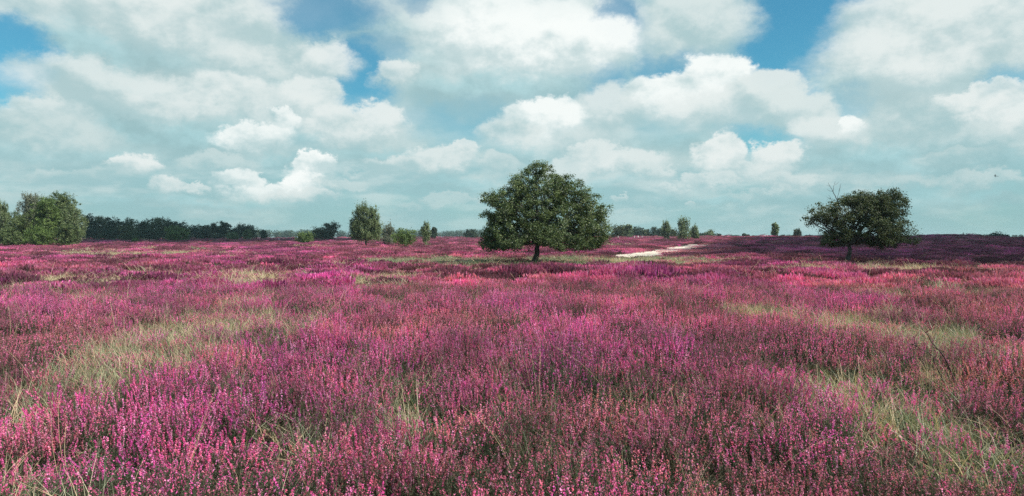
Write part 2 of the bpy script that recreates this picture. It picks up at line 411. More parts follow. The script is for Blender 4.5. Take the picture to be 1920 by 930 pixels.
# ------------------------------------------------------------------ materials
def new_mat(name):
    m = bpy.data.materials.new(name); m.use_nodes = True; nt = m.node_tree; nt.nodes.clear()
    t = NT(nt); out = nt.nodes.new('ShaderNodeOutputMaterial'); return m, t, out


def foliage_mat(name, colfn, transl=0.3, rough=0.5, spec=0.35):
    m, t, out = new_mat(name)
    col = colfn(t)
    b = t.n('ShaderNodeBsdfPrincipled', {'Base Color': col, 'Roughness': rough, 'Specular IOR Level': spec})
    tr = t.n('ShaderNodeBsdfTranslucent', {'Color': t.mix(1.0, col, rgb(1.15, 1.2, 0.75), 'MULTIPLY')})
    mx = t.n('ShaderNodeMixShader', {0: transl, 1: b.outputs[0], 2: tr.outputs[0]})
    t.t.links.new(mx.outputs[0], out.inputs[0]); return m


def attr(t, name, kind='GEOMETRY', out='Color'):
    return t.n('ShaderNodeAttribute', attribute_name=name, attribute_type=kind).outputs[out]


def leaf_colour(dark, mid, light):
    def f(t):
        s = t.n('ShaderNodeSeparateColor', {0: attr(t, 'tone')}).outputs
        a = t.mix(s[0], dark, mid)
        return t.mix(t.mapr(s[1], 0.55, 1.0, 0, 1), a, light)
    return f


M = {}
M['oak_leaf'] = foliage_mat('oak_leaves', leaf_colour(rgb(.034, .060, .022), rgb(.115, .165, .055), rgb(.27, .33, .14)), .32, .45, .4)
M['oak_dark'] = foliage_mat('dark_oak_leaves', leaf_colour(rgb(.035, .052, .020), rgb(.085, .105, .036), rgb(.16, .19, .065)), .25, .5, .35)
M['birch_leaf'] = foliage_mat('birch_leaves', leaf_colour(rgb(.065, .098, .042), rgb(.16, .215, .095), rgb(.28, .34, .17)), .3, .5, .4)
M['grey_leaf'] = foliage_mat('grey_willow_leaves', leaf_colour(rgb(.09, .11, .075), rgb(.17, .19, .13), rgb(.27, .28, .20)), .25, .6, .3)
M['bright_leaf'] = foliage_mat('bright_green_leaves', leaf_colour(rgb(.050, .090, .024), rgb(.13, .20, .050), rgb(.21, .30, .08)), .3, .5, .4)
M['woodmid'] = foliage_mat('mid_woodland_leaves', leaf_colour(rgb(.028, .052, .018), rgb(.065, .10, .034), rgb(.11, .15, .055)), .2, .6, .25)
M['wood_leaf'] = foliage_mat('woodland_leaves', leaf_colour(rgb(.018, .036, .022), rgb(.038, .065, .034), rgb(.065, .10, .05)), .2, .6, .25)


def bark(name, c1, c2, scale=9.0, bump=.5, bands=False):
    m, t, out = new_mat(name)
    co = t.n('ShaderNodeTexCoord').outputs['Object']
    v = t.vmath('MULTIPLY', co, (1, 1, 0.25) if not bands else (1, 1, 6))
    n = t.noise(v, scale, 6, .6)
    col = t.mix(t.mapr(n, .38, .62, 0, 1, True), c1, c2)
    bp = t.n('ShaderNodeBump', {'Strength': bump, 'Distance': .03, 'Height': n})
    b = t.n('ShaderNodeBsdfPrincipled', {'Base Color': col, 'Roughness': .9, 'Normal': bp.outputs[0]})
    t.t.links.new(b.outputs[0], out.inputs[0]); return m


M['bark'] = bark('oak_bark', rgb(.035, .030, .026), rgb(.10, .09, .075))
M['birch_bark'] = bark('birch_bark', rgb(.06, .055, .05), rgb(.50, .48, .44), 5.0, .2, True)
M['twig'] = bark('dead_wood', rgb(.035, .022, .02), rgb(.10, .065, .055), 20.0)

# --- heather colours: instance 'hue' = (pink..purple, vigour with shade at right, brightness)
def flower_col(t):
    tone = t.n('ShaderNodeSeparateColor', {0: attr(t, 'tone')}).outputs
    inst = t.n('ShaderNodeSeparateColor', {0: attr(t, 'hue', 'INSTANCER')}).outputs
    h = t.math('ADD', t.math('MULTIPLY', inst[0], .75), t.math('MULTIPLY', t.math('SUBTRACT', tone[0], .5), .55), clamp=True)
    nd = t.n('ShaderNodeValToRGB', {0: h}); cr = nd.color_ramp; cr.interpolation = 'LINEAR'
    st = [(0.0, (.62, .245, .235)), (.25, (.68, .160, .285)), (.5, (.66, .100, .330)), (.75, (.60, .078, .375)), (1.0, (.48, .070, .390))]
    cr.elements[0].position = 0; cr.elements[0].color = (*st[0][1], 1); cr.elements[1].position = 1; cr.elements[1].color = (*st[-1][1], 1)
    for p, c in st[1:-1]: e = cr.elements.new(p); e.color = (*c, 1)
    c = nd.outputs[0]
    c = t.mix(t.mapr(tone[1], .62, 1.0, 0, .85), c, rgb(.85, .42, .72))          # fully open pale lilac bells
    c = t.mix(t.mapr(tone[1], .0, .22, .75, 0), c, rgb(.28, .085, .075))        # faded brown ones
    c = t.mix(t.mapr(inst[1], 0, .9, .62, 0), c, rgb(.27, .135, .135))          # poorer plants, and shade painted in at right: brownish mauve
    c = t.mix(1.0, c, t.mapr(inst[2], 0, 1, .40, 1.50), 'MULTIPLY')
    return c


def stem_col(t):
    tone = t.n('ShaderNodeSeparateColor', {0: attr(t, 'tone')}).outputs
    inst = t.n('ShaderNodeSeparateColor', {0: attr(t, 'hue', 'INSTANCER')}).outputs
    c = t.mix(tone[0], rgb(.036, .050, .028), rgb(.105, .130, .080))
    c = t.mix(t.mapr(inst[1], 0, 1, .5, 0), c, rgb(.085, .05, .04))
    return c


def grass_col(t):
    tone = t.n('ShaderNodeSeparateColor', {0: attr(t, 'tone')}).outputs
    inst = t.n('ShaderNodeSeparateColor', {0: attr(t, 'hue', 'INSTANCER')}).outputs
    k = t.math('ADD', inst[0], t.math('MULTIPLY', t.math('SUBTRACT', tone[0], .5), .7), clamp=True)
    nd = t.n('ShaderNodeValToRGB', {0: k}); cr = nd.color_ramp
    cr.elements[0].position = 0; cr.elements[0].color = (.62, .46, .30, 1); cr.elements[1].position = 1; cr.elements[1].color = (.11, .175, .075, 1)
    e = cr.elements.new(.45); e.color = (.42, .41, .28, 1)
    e = cr.elements.new(.7); e.color = (.21, .27, .17, 1)
    return nd.outputs[0]


M['flower'] = foliage_mat('heather_flowers', flower_col, .40, .55, .3)
M['green'] = foliage_mat('heather_shoots', stem_col, .2, .6, .25)
M['grass'] = foliage_mat('grass_blades', grass_col, .3, .45, .35)


def ground_mat():
    m, t, out = new_mat('heath_ground')
    P = t.n('ShaderNodeNewGeometry').outputs['Position']
    n1 = t.noise(P, .9, 8, .65); n2 = t.noise(P, .05, 6, .6); n3 = t.noise(P, 6.0, 5, .7)
    soil = t.mix(t.mapr(n3, .4, .62, 0, 1, True), rgb(.018, .015, .011), rgb(.055, .050, .030))
    soil = t.mix(t.mapr(n1, .5, .65, 0, .6, True), soil, rgb(.055, .07, .035))
    # where the sheet is seen between far bushes it is matted heather
    far = t.mix(t.mapr(n1, .36, .62, 0, 1, True), rgb(.10, .05, .055), rgb(.34, .075, .125))
    far = t.mix(t.mapr(n2, .56, .68, 0, .8, True), far, rgb(.16, .15, .10))
    y = t.n('ShaderNodeVectorMath', {0: P}, operation='LENGTH').outputs[1]
    col = t.mix(t.mapr(y, 60, 220, 0, 1, True), soil, far)
    bp = t.n('ShaderNodeBump', {'Strength': .6, 'Distance': .05, 'Height': n3})
    b = t.n('ShaderNodeBsdfPrincipled', {'Base Color': col, 'Roughness': 1.0, 'Specular IOR Level': .1, 'Normal': bp.outputs[0]})
    t.t.links.new(b.outputs[0], out.inputs[0]); return m


def sand_mat():
    m, t, out = new_mat('pale_sand')
    P = t.n('ShaderNodeNewGeometry').outputs['Position']
    n = t.noise(P, .8, 7, .6); n2 = t.noise(P, 5.0, 5, .6)
    col = t.mix(t.mapr(n, .35, .65, 0, 1, True), rgb(.50, .42, .34), rgb(.68, .60, .52))
    bp = t.n('ShaderNodeBump', {'Strength': .5, 'Distance': .06, 'Height': n2})
    b = t.n('ShaderNodeBsdfPrincipled', {'Base Color': col, 'Roughness': 1.0, 'Specular IOR Level': .1, 'Normal': bp.outputs[0]})
    t.t.links.new(b.outputs[0], out.inputs[0]); return m


# ------------------------------------------------------------------ ground sheet
def sheet(name, xs_of, ys, mat, dz=0.0):
    rows = []
    for y in ys: rows.append(np.stack([xs_of(y), np.full_like(xs_of(y), y)], 1))
    k = len(rows[0]); xy = np.concatenate(rows); z = terrain(xy[:, 0], xy[:, 1]) + dz
    i = np.arange(len(ys) - 1)[:, None] * k; j = np.arange(k - 1)[None, :]
    f = np.stack([i + j, i + j + 1, i + k + j + 1, i + k + j], -1).reshape(-1, 4)
    b = MB(); b.grid(np.column_stack([xy, z]), f)
    return link(name, b.mesh(name, [mat], True, False))


ys = np.concatenate([np.linspace(-400, -10, 14), np.linspace(-6, 60, 120), 60 * (9000 / 60) ** np.linspace(.005, 1, 330)])
def gx(y):
    w = max(60.0, 1.0 * abs(y) + 60)
    s = np.linspace(-1, 1, 281); return np.sign(s) * (np.abs(s) ** 1.15) * w * (1 if y < 1500 else 1.6)
tag(sheet('ground', gx, ys, ground_mat()), kind='structure')

tm = sand_mat()
def path_sheet(name, ylo, yhi, cxf, hwf):
    return sheet(name, lambda y: cxf(y) + np.linspace(-1, 1, 25) * hwf(y), np.linspace(ylo, yhi, 60), tm, 0.03)
tag(path_sheet('path', TRACK[0, 1] - 1, TRACK[-1, 1] + 3, lambda y: np.interp(y, TRACK[:, 1], TRACK[:, 0]), lambda y: np.interp(y, TRACK[:, 1], TRACK[:, 2]) + .6), kind='structure')
tag(path_sheet('sand_patch', SAND2[1] - SAND2[3], SAND2[1] + SAND2[3], lambda y: SAND2[0], lambda y: SAND2[2] * sqrt(max(.02, 1 - ((y - SAND2[1]) / SAND2[3]) ** 2)) + .4), kind='structure')


# ------------------------------------------------------------------ heather tufts (sources for the scattered cover)
def heather_tuft(nm, rng, radius, nsprig, hmin, hmax, nfl, ngr, fsize, simple=False, stems=True):
    b = MB()
    r = radius * np.sqrt(rng.random(nsprig)); th = rng.random(nsprig) * 2 * pi
    base = np.stack([r * np.cos(th), r * np.sin(th), np.zeros(nsprig)], 1)
    H = rng.uniform(hmin, hmax, nsprig) * (1 - .25 * (r / radius) ** 2)
    lean = np.stack([np.cos(th), np.sin(th)], 1) * (r / radius * .24)[:, None] + rng.normal(0, .10, (nsprig, 2))
    tip = base + np.stack([lean[:, 0] * H, lean[:, 1] * H, H], 1)
    curve = rng.normal(0, .03, (nsprig, 2)) * H[:, None] * 2
    hue = rng.random(nsprig); vit = rng.random(nsprig); fl = rng.uniform(.28, .58, nsprig)        # share of the stem in flower
    def pos(i, t):
        p = base[i] * (1 - t)[:, None] + tip[i] * t[:, None]
        k = (t * (1 - t) * 4)[:, None]
        p[:, :2] += curve[i] * k; return p
    if not simple:
        # bells packed round the upper part of each shoot
        n = nsprig * nfl; i = np.repeat(np.arange(nsprig), nfl); u = rng.random(n)
        t = 1 - fl[i] * u
        c = pos(i, t); wd = fsize * (.26 + .74 * np.sin(pi * np.clip(u, .02, 1) ** .7) ** .8)
        d = rdir(n, rng); d[:, 2] *= .4
        c = c + d * wd[:, None] * .7
        sz = fsize * rng.uniform(.75, 1.45, n)
        q = leaves(c, sz, unit(d + rdir(n, rng) * .8), rng, .75)
        tone = np.stack([np.clip(hue[i] * .85 + rng.random(n) * .15, 0, 1), np.clip(vit[i] * .8 + rng.random(n) * .2, 0, 1), rng.random(n)], 1)
        b.quads(q, 0, tone)
        # tiny scale leaves and side shoots below
        n = nsprig * ngr; i = np.repeat(np.arange(nsprig), ngr); t = rng.random(n) ** .8 * (1 - fl[i] * .7)
        c = pos(i, t); d = rdir(n, rng); d[:, 2] = np.abs(d[:, 2]) * 1.3 + .4; d = unit(d)
        c = c + rdir(n, rng) * fsize * 1.9
        L = fsize * rng.uniform(1.6, 3.6, n); s = unit(np.cross(d, rdir(n, rng))) * fsize * .22
        q = np.stack([c - s, c + s, c + d * L[:, None] + s * .3, c + d * L[:, None] - s * .3], 1)
        b.quads(q, 1, np.stack([rng.random(n), rng.random(n), rng.random(n)], 1))
    else:
        # one or two narrow spindles per shoot
        for k in range(nfl):
            i = np.arange(nsprig); w = fsize * rng.uniform(.6, 1.3, nsprig)
            t0 = 1 - fl * rng.uniform(.8, 1.2, nsprig); a = pos(i, np.clip(t0, 0, 1)); c = pos(i, np.ones(nsprig)); m = a * .5 + c * .5
            off = rng.normal(0, fsize * .8, (nsprig, 3)); a = a + off; c = c + off; m = m + off
            s = rdir(nsprig, rng); s[:, 2] *= .2; s = unit(s) * w[:, None]
            q = np.stack([a, m + s, c, m - s], 1)
            b.quads(q, 0, np.stack([np.clip(hue * .6 + rng.random(nsprig) * .4, 0, 1), np.clip(vit * .4 + rng.random(nsprig) * .6, 0, 1), rng.random(nsprig)], 1))
        for k in range(ngr):
            i = np.arange(nsprig); t = rng.random(nsprig) * .7; a = pos(i, t * .6); c = pos(i, np.clip(t * .6 + .4, 0, 1)); m = (a + c) / 2
            off = rng.normal(0, fsize, (nsprig, 3)); a = a + off; c = c + off * 1.6; m = m + off
            s = rdir(nsprig, rng); s[:, 2] *= .2; s = unit(s) * (fsize * rng.uniform(.5, 1.1, nsprig))[:, None]
            b.quads(np.stack([a, m + s, c, m - s], 1), 1, np.stack([rng.random(nsprig)] * 3, 1))
    if stems:
        i = np.arange(nsprig); s = rdir(nsprig, rng); s[:, 2] = 0; s = unit(s) * fsize * .16
        for (t0, t1) in ((0, .5), (.5, 1)):
            a = pos(i, np.full(nsprig, t0)); c = pos(i, np.full(nsprig, t1))
            b.quads(np.stack([a - s, a + s, c + s * .7, c - s * .7], 1), 1, np.full((nsprig, 3), .15))
    return b.mesh(nm, [M['flower'], M['green']])


def grass_tuft(nm, rng, radius, nb, lmin, lmax, w):
    b = MB(); n = nb
    r = radius * np.sqrt(rng.random(n)); th = rng.random(n) * 2 * pi
    p = np.stack([r * np.cos(th), r * np.sin(th), np.zeros(n)], 1)
    L = rng.uniform(lmin, lmax, n); ph = rng.random(n) * 2 * pi; bend = rng.uniform(.15, 1.25, n)
    d = np.stack([np.cos(ph), np.sin(ph)], 1)
    side = np.stack([-np.sin(ph), np.cos(ph), np.zeros(n)], 1) * np.cos(rng.random(n) * 3)[:, None] + np.stack([d[:, 0], d[:, 1], np.zeros(n)], 1) * .5
    side = unit(side) * w * .5
    tone = np.stack([rng.random(n), rng.random(n), rng.random(n)], 1); prev = p; ang0 = rng.uniform(0, .35, n)
    K = 4
    for k in range(K):
        a = ang0 + bend * ((k + .5) / K) ** 1.4
        st = L / K; nx = prev + np.stack([d[:, 0] * np.sin(a) * st, d[:, 1] * np.sin(a) * st, np.cos(a) * st], 1)
        w0 = 1 - .8 * k / K; w1 = 1 - .8 * (k + 1) / K
        b.quads(np.stack([prev - side * w0, prev + side * w0, nx + side * w1, nx - side * w1], 1), 0, tone); prev = nx
    return b.mesh(nm, [M['grass']])


def stalk(nm, rng):
    """a few tall dry flowering stalks"""
    b = MB()
    for k in range(rng.integers(1, 4)):
        L = rng.uniform(.45, .8); ph = rng.random() * 6.28; bd = rng.uniform(.05, .55); t = np.linspace(0, 1, 7)
        off = rng.normal(0, .03, 2)
        pts = np.stack([off[0] + np.cos(ph) * bd * L * t ** 2, off[1] + np.sin(ph) * bd * L * t ** 2, L * (t - .2 * bd * t ** 2)], 1)
        b.tube(pts, np.linspace(.0017, .0008, 7), 3, 0, (.25 + .3 * rng.random(), .5, .5))
        n = 14; i = rng.uniform(.8, 1, n); c = np.stack([np.interp(i, t, pts[:, q]) for q in range(3)], 1) + rng.normal(0, .003, (n, 3))
        dd = unit(np.array([cos(ph) * .4, sin(ph) * .4, 1]) + rng.normal(0, .3, (n, 3)))
        s = unit(np.cross(dd, rdir(n, rng))) * .0016
        b.quads(np.stack([c - s, c + s, c + dd * .014 + s * .2, c + dd * .014 - s * .2], 1), 0, np.full((n, 3), .3))
    return b.mesh(nm, [M['grass']])


def source(colname, meshes):
    col = bpy.data.collections.new(colname)
    for i, me in enumerate(meshes):
        o = bpy.data.objects.new('%s_%02d' % (colname, i), me); col.objects.link(o)
    return col


NA, NB_, NC = 10, 8, 6
hs = [heather_tuft('heather_sprigs', np.random.default_rng(100 + i), .17, (25, 29, 23, 27)[i % 4], .18, .44, (56, 46, 20, 52, 36)[i % 5], (34, 34, 62, 38, 44)[i % 5], .0088) for i in range(NA)]
hs += [heather_tuft('heather_bush', np.random.default_rng(200 + i), .50, 200, .20, .42, 4, 3, .0135, True) for i in range(NB_)]
hs += [heather_tuft('heather_drift', np.random.default_rng(300 + i), 1.6, 700, .20, .42, 2, 1, .026, True, False) for i in range(NC)]
heather_col = source('heather_sources', hs)
NG0, NG1, NG2, NS = 8, 5, 4, 8
gs = [grass_tuft('grass_tuft', np.random.default_rng(400 + i), .13, 30, .14, .44, .0040) for i in range(NG0)]
gs += [grass_tuft('grass_clump', np.random.default_rng(500 + i), .6, 170, .14, .42, .010) for i in range(NG1)]
gs += [grass_tuft('grass_drift', np.random.default_rng(600 + i), 1.6, 500, .16, .36, .03) for i in range(NG2)]
gs += [stalk('dry_stalks', np.random.default_rng(700 + i)) for i in range(NS)]
grass_colc = source('grass_sources', gs)


def jitter_grid(d0, d1, step, grow=0.0):
    """points over the seen wedge, spacing step at d0 growing with distance"""
    out = []; y = d0
    while y < d1:
        s = step * (1 + grow * (y - d0)); hw = .76 * y + 2.5
        xs = np.arange(-hw, hw, s); n = len(xs)
        out.append(np.stack([xs + R.uniform(-.5, .5, n) * s, y + R.uniform(-.5, .5, n) * s, np.full(n, s)], 1)); y += s
    return np.concatenate(out)


def clearings(x, y):
    return ~sandiness(x, y)


H_pts, H_rot, H_scl, H_idx, H_hue = [], [], [], [], []
G_pts, G_rot, G_scl, G_idx, G_hue = [], [], [], [], []


def add(dst, x, y, z, tilt, sx, sz, idx, hue):
    n = len(x); P, Ro, S, I, U = dst
    P.append(np.stack([x, y, z], 1)); Ro.append(np.stack([R.normal(0, tilt, n), R.normal(0, tilt, n), R.random(n) * 2 * pi], 1))
    S.append(np.stack([sx, sx, sz], 1)); I.append(idx.astype(np.int32)); U.append(hue)


HD = (H_pts, H_rot, H_scl, H_idx, H_hue); GD = (G_pts, G_rot, G_scl, G_idx, G_hue)


def hue_of(x, y):
    n = len(x); sc = np.clip(y / 14, 1, 8); f, r1, r2 = bushes(x, y)
    p = fbm(x / 2.4 / sc ** .6, y / 3.0 / sc ** .6, 61, 4)
    pur = sstep(.36, .70, p) * .36 + .40 + .08 * sstep(15, 28, y) + (r1 - .5) * (.42 - .20 * sstep(15, 28, y)) + bumps(x, y) * .35 + R.normal(0, .10, n)
    vig_shade = np.clip(.66 + (r2 - .5) * .8 + R.normal(0, .2, n) - .38 * sstep(16, 32, y) - .04 * sstep(50, 120, y) - .25 * sstep(.25, .6, x / y) * sstep(80, 20, y) - .12 * sstep(-.45, -.65, x / y), 0, 1)  # right foreground lowered: its shade goes into the plant colour
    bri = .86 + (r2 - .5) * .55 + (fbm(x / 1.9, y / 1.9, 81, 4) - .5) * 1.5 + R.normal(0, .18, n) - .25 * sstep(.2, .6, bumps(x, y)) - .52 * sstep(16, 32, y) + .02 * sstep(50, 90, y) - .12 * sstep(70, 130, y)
    return np.stack([np.clip(pur, .38 * sstep(15, 24, y), 1), vig_shade, np.clip(bri, 0, 1)], 1)


def canopy(x, y):
    f, r1, r2 = bushes(x, y)
    c = .34 + (.56 + .6 * r1) * (1 - sstep(.15, .72, f)) + (fbm(x / 3.0, y / 3.0, 91, 3) - .5) * .5
    low = np.ones_like(x)
    for k in (.015, .035, .06, .09, .12, .15, .19, .23): low = np.where(sandiness(x, y * (1 + k)), np.where(y > 85, .20, .34), low)
    return np.clip(c, .34, 1.25) * (1 + bumps(x, y) * 1.3) * low


# near: every shoot modelled
def zone(d0, d1, step, grow, h0, hn, g0, gn_, hbase, gsc, thin=0.0):
    p = jitter_grid(d0 * (1 if d0 < 2 else .78), d1 * 1.22 if d1 < 100 else d1, step, grow); x, y, s = p.T
    # neighbouring zones are woven into each other so that no seam shows
    e0 = sstep(d0 * .78, d0 * 1.22, y) if d0 > 2 else 1.0; e1 = sstep(d1 * .78, d1 * 1.22, y) if d1 < 100 else 0.0
    q = (fbm(x / 2.0, y / 3.0, 77, 3) - .5) * 1.2 + .5 + R.normal(0, .08, len(x)); keep = (e0 > q * .9 + .05) if d0 > 2 else np.ones(len(x), bool)
    if d1 < 100: keep &= ~(e1 > q * .9 + .05)
    x, y, s = x[keep], y[keep], s[keep]
    ok = clearings(x, y); x, y, s = x[ok], y[ok], s[ok]
    k = s / step
    g, gr = grassiness(x, y); u = R.random(len(x))
    isg = u < np.clip((g - .20) * .85, 0, .56)
    fc = bushes(x, y)[0]
    gap = (R.random(len(x)) < .62 * sstep(.50, .74, fc)) if d0 < 30 else (R.random(len(x)) < .3 * sstep(.5, .7, fc))
    sel = ~isg & ~gap; hx, hy, hk = x[sel], y[sel], k[sel]
    c = canopy(hx, hy) * (1 - .35 * sstep(.25, .7, g[sel]))
    hid = h0 + R.integers(0, hn, len(hx))
    if h0 == 0:      # plants with few flowers grow together
        few = fbm(hx / .9, hy / 1.2, 57, 3) + R.normal(0, .05, len(hx)) + .06 * sstep(5.5, 3.8, hy) > np.where(hy < 7, .50, np.where(hy < 12, .53, .59)); hid = np.where(few, np.where(R.random(len(hx)) < .5, 2, 7), hid)
    add(HD, hx, hy, terrain(hx, hy) - .02, .10, hk * R.uniform(.85, 1.25, len(hx)), c * hbase * R.uniform(.85, 1.15, len(hx)), hid, hue_of(hx, hy))
    sel = isg; gx_, gy_, gk = x[sel], y[sel], k[sel]
    for rep in range(gsc):
        n = len(gx_)
        if not n: break
        jx = gx_ + R.uniform(-.6, .6, n) * s[sel]; jy = gy_ + R.uniform(-.6, .6, n) * s[sel]
        hue = np.stack([np.clip(gr[sel] * .72 + R.normal(0, .30, n), 0, 1), R.random(n), R.random(n)], 1)
        add(GD, jx, jy, terrain(jx, jy) - .01, .12, gk * R.uniform(.9, 1.8, n), R.uniform(.35, 1.0, n) * (.6 + .8 * fbm(jx / .5, jy / .5, 63, 2)), g0 + R.integers(0, gn_, n), hue)


zone(1.0, 24.0, .215, .012, 0, NA, 0, NG0, 1.0, 2)
zone(24.0, 75.0, .55, .010, NA, NB_, NG0, NG1, 1.0, 2)
zone(75.0, 700.0, 1.55, .0052, NA + NB_, NC, NG0 + NG1, NG2, 1.0, 1)
# grass blades straying through the heather, and tall dry stalks
p = jitter_grid(1.0, 26.0, .36, .015); x, y, s = p.T; g, gr = grassiness(x, y)
k = R.random(len(x)) < .12 + .75 * sstep(.50, .62, fbm(x / .9, y / 1.1, 96, 3)) + .4 * np.clip(g, 0, .8); x, y, g, gr = x[k], y[k], g[k], gr[k]; n = len(x)
add(GD, x, y, terrain(x, y), .15, R.uniform(.5, 1.0, n), R.uniform(.8, 1.25, n), R.integers(0, NG0, n), np.stack([np.clip(.45 * gr + .15 + R.normal(0, .2, n), 0, 1)] * 3, 1))
p = jitter_grid(1.6, 45.0, .60, .02); x, y, s = p.T; g, gr = grassiness(x, y)
k = R.random(len(x)) < .13 + .7 * np.clip(g, 0, 1) + .2 * sstep(.5, .6, fbm(x / 2.5, y / 2.5, 95, 2)); x, y = x[k], y[k]; n = len(x)
add(GD, x, y, terrain(x, y), .16, np.clip(y / 10, 1, 3) * 1.0, R.uniform(.6, 1.05, n), NG0 + NG1 + NG2 + R.integers(0, NS, n), np.stack([R.uniform(.0, .4, n)] * 3, 1))


def scatter(name, data, col, label, cat):
    P, Ro, S, I, U = [np.concatenate(q) for q in data]
    me = bpy.data.meshes.new(name); me.vertices.add(len(P)); me.vertices.foreach_set('co', P.astype(np.float32).ravel())
    for nm, ty, arr, fld in (('rot', 'FLOAT_VECTOR', Ro, 'vector'), ('scl', 'FLOAT_VECTOR', S, 'vector'), ('idx', 'INT', I, 'value')):
        a = me.attributes.new(nm, ty, 'POINT'); a.data.foreach_set(fld, arr.astype(np.int32 if ty == 'INT' else np.float32).ravel())
    a = me.attributes.new('hue', 'FLOAT_COLOR', 'POINT'); a.data.foreach_set('color', np.concatenate([U, np.ones((len(U), 1))], 1).astype(np.float32).ravel())
    o = link(name, me); tag(o, label, cat, kind='stuff')
    g = bpy.data.node_groups.new(name + '_cover', 'GeometryNodeTree')
    g.interface.new_socket(name='Geometry', in_out='INPUT', socket_type='NodeSocketGeometry'); g.interface.new_socket(name='Geometry', in_out='OUTPUT', socket_type='NodeSocketGeometry')
    gi = g.nodes.new('NodeGroupInput'); go = g.nodes.new('NodeGroupOutput')
    ci = g.nodes.new('GeometryNodeCollectionInfo'); ci.inputs['Collection'].default_value = col; ci.inputs['Separate Children'].default_value = True; ci.inputs['Reset Children'].default_value = True
    ip = g.nodes.new('GeometryNodeInstanceOnPoints'); ip.inputs['Pick Instance'].default_value = True
    def na(nm, ty):
        q = g.nodes.new('GeometryNodeInputNamedAttribute'); q.data_type = ty; q.inputs['Name'].default_value = nm; return q.outputs[0]
    er = g.nodes.new('FunctionNodeEulerToRotation')
    L = g.links.new
    L(gi.outputs[0], ip.inputs['Points']); L(ci.outputs[0], ip.inputs['Instance']); L(na('idx', 'INT'), ip.inputs['Instance Index'])
    L(na('rot', 'FLOAT_VECTOR'), er.inputs[0]); L(er.outputs[0], ip.inputs['Rotation']); L(na('scl', 'FLOAT_VECTOR'), ip.inputs['Scale'])
    L(ip.outputs[0], go.inputs[0])
    md = o.modifiers.new('cover', 'NODES'); md.node_group = g
    print(name, len(P), 'instances')
    return o


scatter('heather', HD, heather_col, 'pink and purple flowering heather covering the whole plain', 'heather')
scatter('grass', GD, grass_colc, 'pale dry and green grass growing in patches through the heather', 'grass')


# ------------------------------------------------------------------ trees
def sample_crown(lobes, n, rng, rc, squash=1.0, shell=.45):
    """cluster centres through the lobes, more of them towards the outside"""
    vol = np.array([l[3] * l[4] * l[5] for l in lobes]) ** (2 / 3.); vol /= vol.sum()
    k = rng.choice(len(lobes), n, p=vol); L = np.array(lobes)[k]
    d = rdir(n, rng); r = rng.random(n) ** shell
    return L[:, :3] + d * r[:, None] * L[:, 3:6], k, d


def build_crown(lobes, nclus, nleaf, rc, ls, rng, droop=0.0, aspect=.62, up=.5, shell=.45, zcut=None):
    cc, k, d = sample_crown(lobes, nclus, rng, rc, shell=shell)
    if zcut is not None: m = cc[:, 2] > zcut; cc, k, d = cc[m], k[m], d[m]
    n = len(cc) * nleaf; i = np.repeat(np.arange(len(cc)), nleaf)
    rr = rc * rng.uniform(.6, 1.35, len(cc))
    off = rng.normal(0, .5, (n, 3)) * rr[i][:, None]
    off[:, 2] *= (.75 + droop * 1.6)
    if droop: off[:, :2] *= (1 - .45 * droop); off[:, 2] -= np.abs(rng.normal(0, .5 * droop, n)) * rr[i]
    c = cc[i] + off
    nr = unit(d[i] * .5 + rdir(n, rng) * .9 + np.array([0, 0, up]))
    ct = rng.random(len(cc))
    tone = np.stack([np.clip(ct[i] * .6 + rng.random(n) * .4, 0, 1), np.clip(.35 * ct[i] + rng.random(n) * .65, 0, 1), rng.random(n)], 1)
    b = MB(); b.quads(leaves(c, ls * rng.uniform(.6, 1.35, n), nr, rng, aspect), 0, tone)
    return b, cc, k


def limb(b, p0, p1, r0, r1, rng, seg=6, wob=.06, sides=6, sag=0.0):
    p0 = np.array(p0, float); p1 = np.array(p1, float); t = np.linspace(0, 1, seg); L = np.linalg.norm(p1 - p0)
    pts = p0 * (1 - t)[:, None] + p1 * t[:, None]
    w = rng.normal(0, wob * L, (seg, 3)) * np.sin(pi * t)[:, None]; pts += w
    pts[:, 2] += sag * L * np.sin(pi * t)
    b.tube(pts, r0 + (r1 - r0) * t, sides); return pts


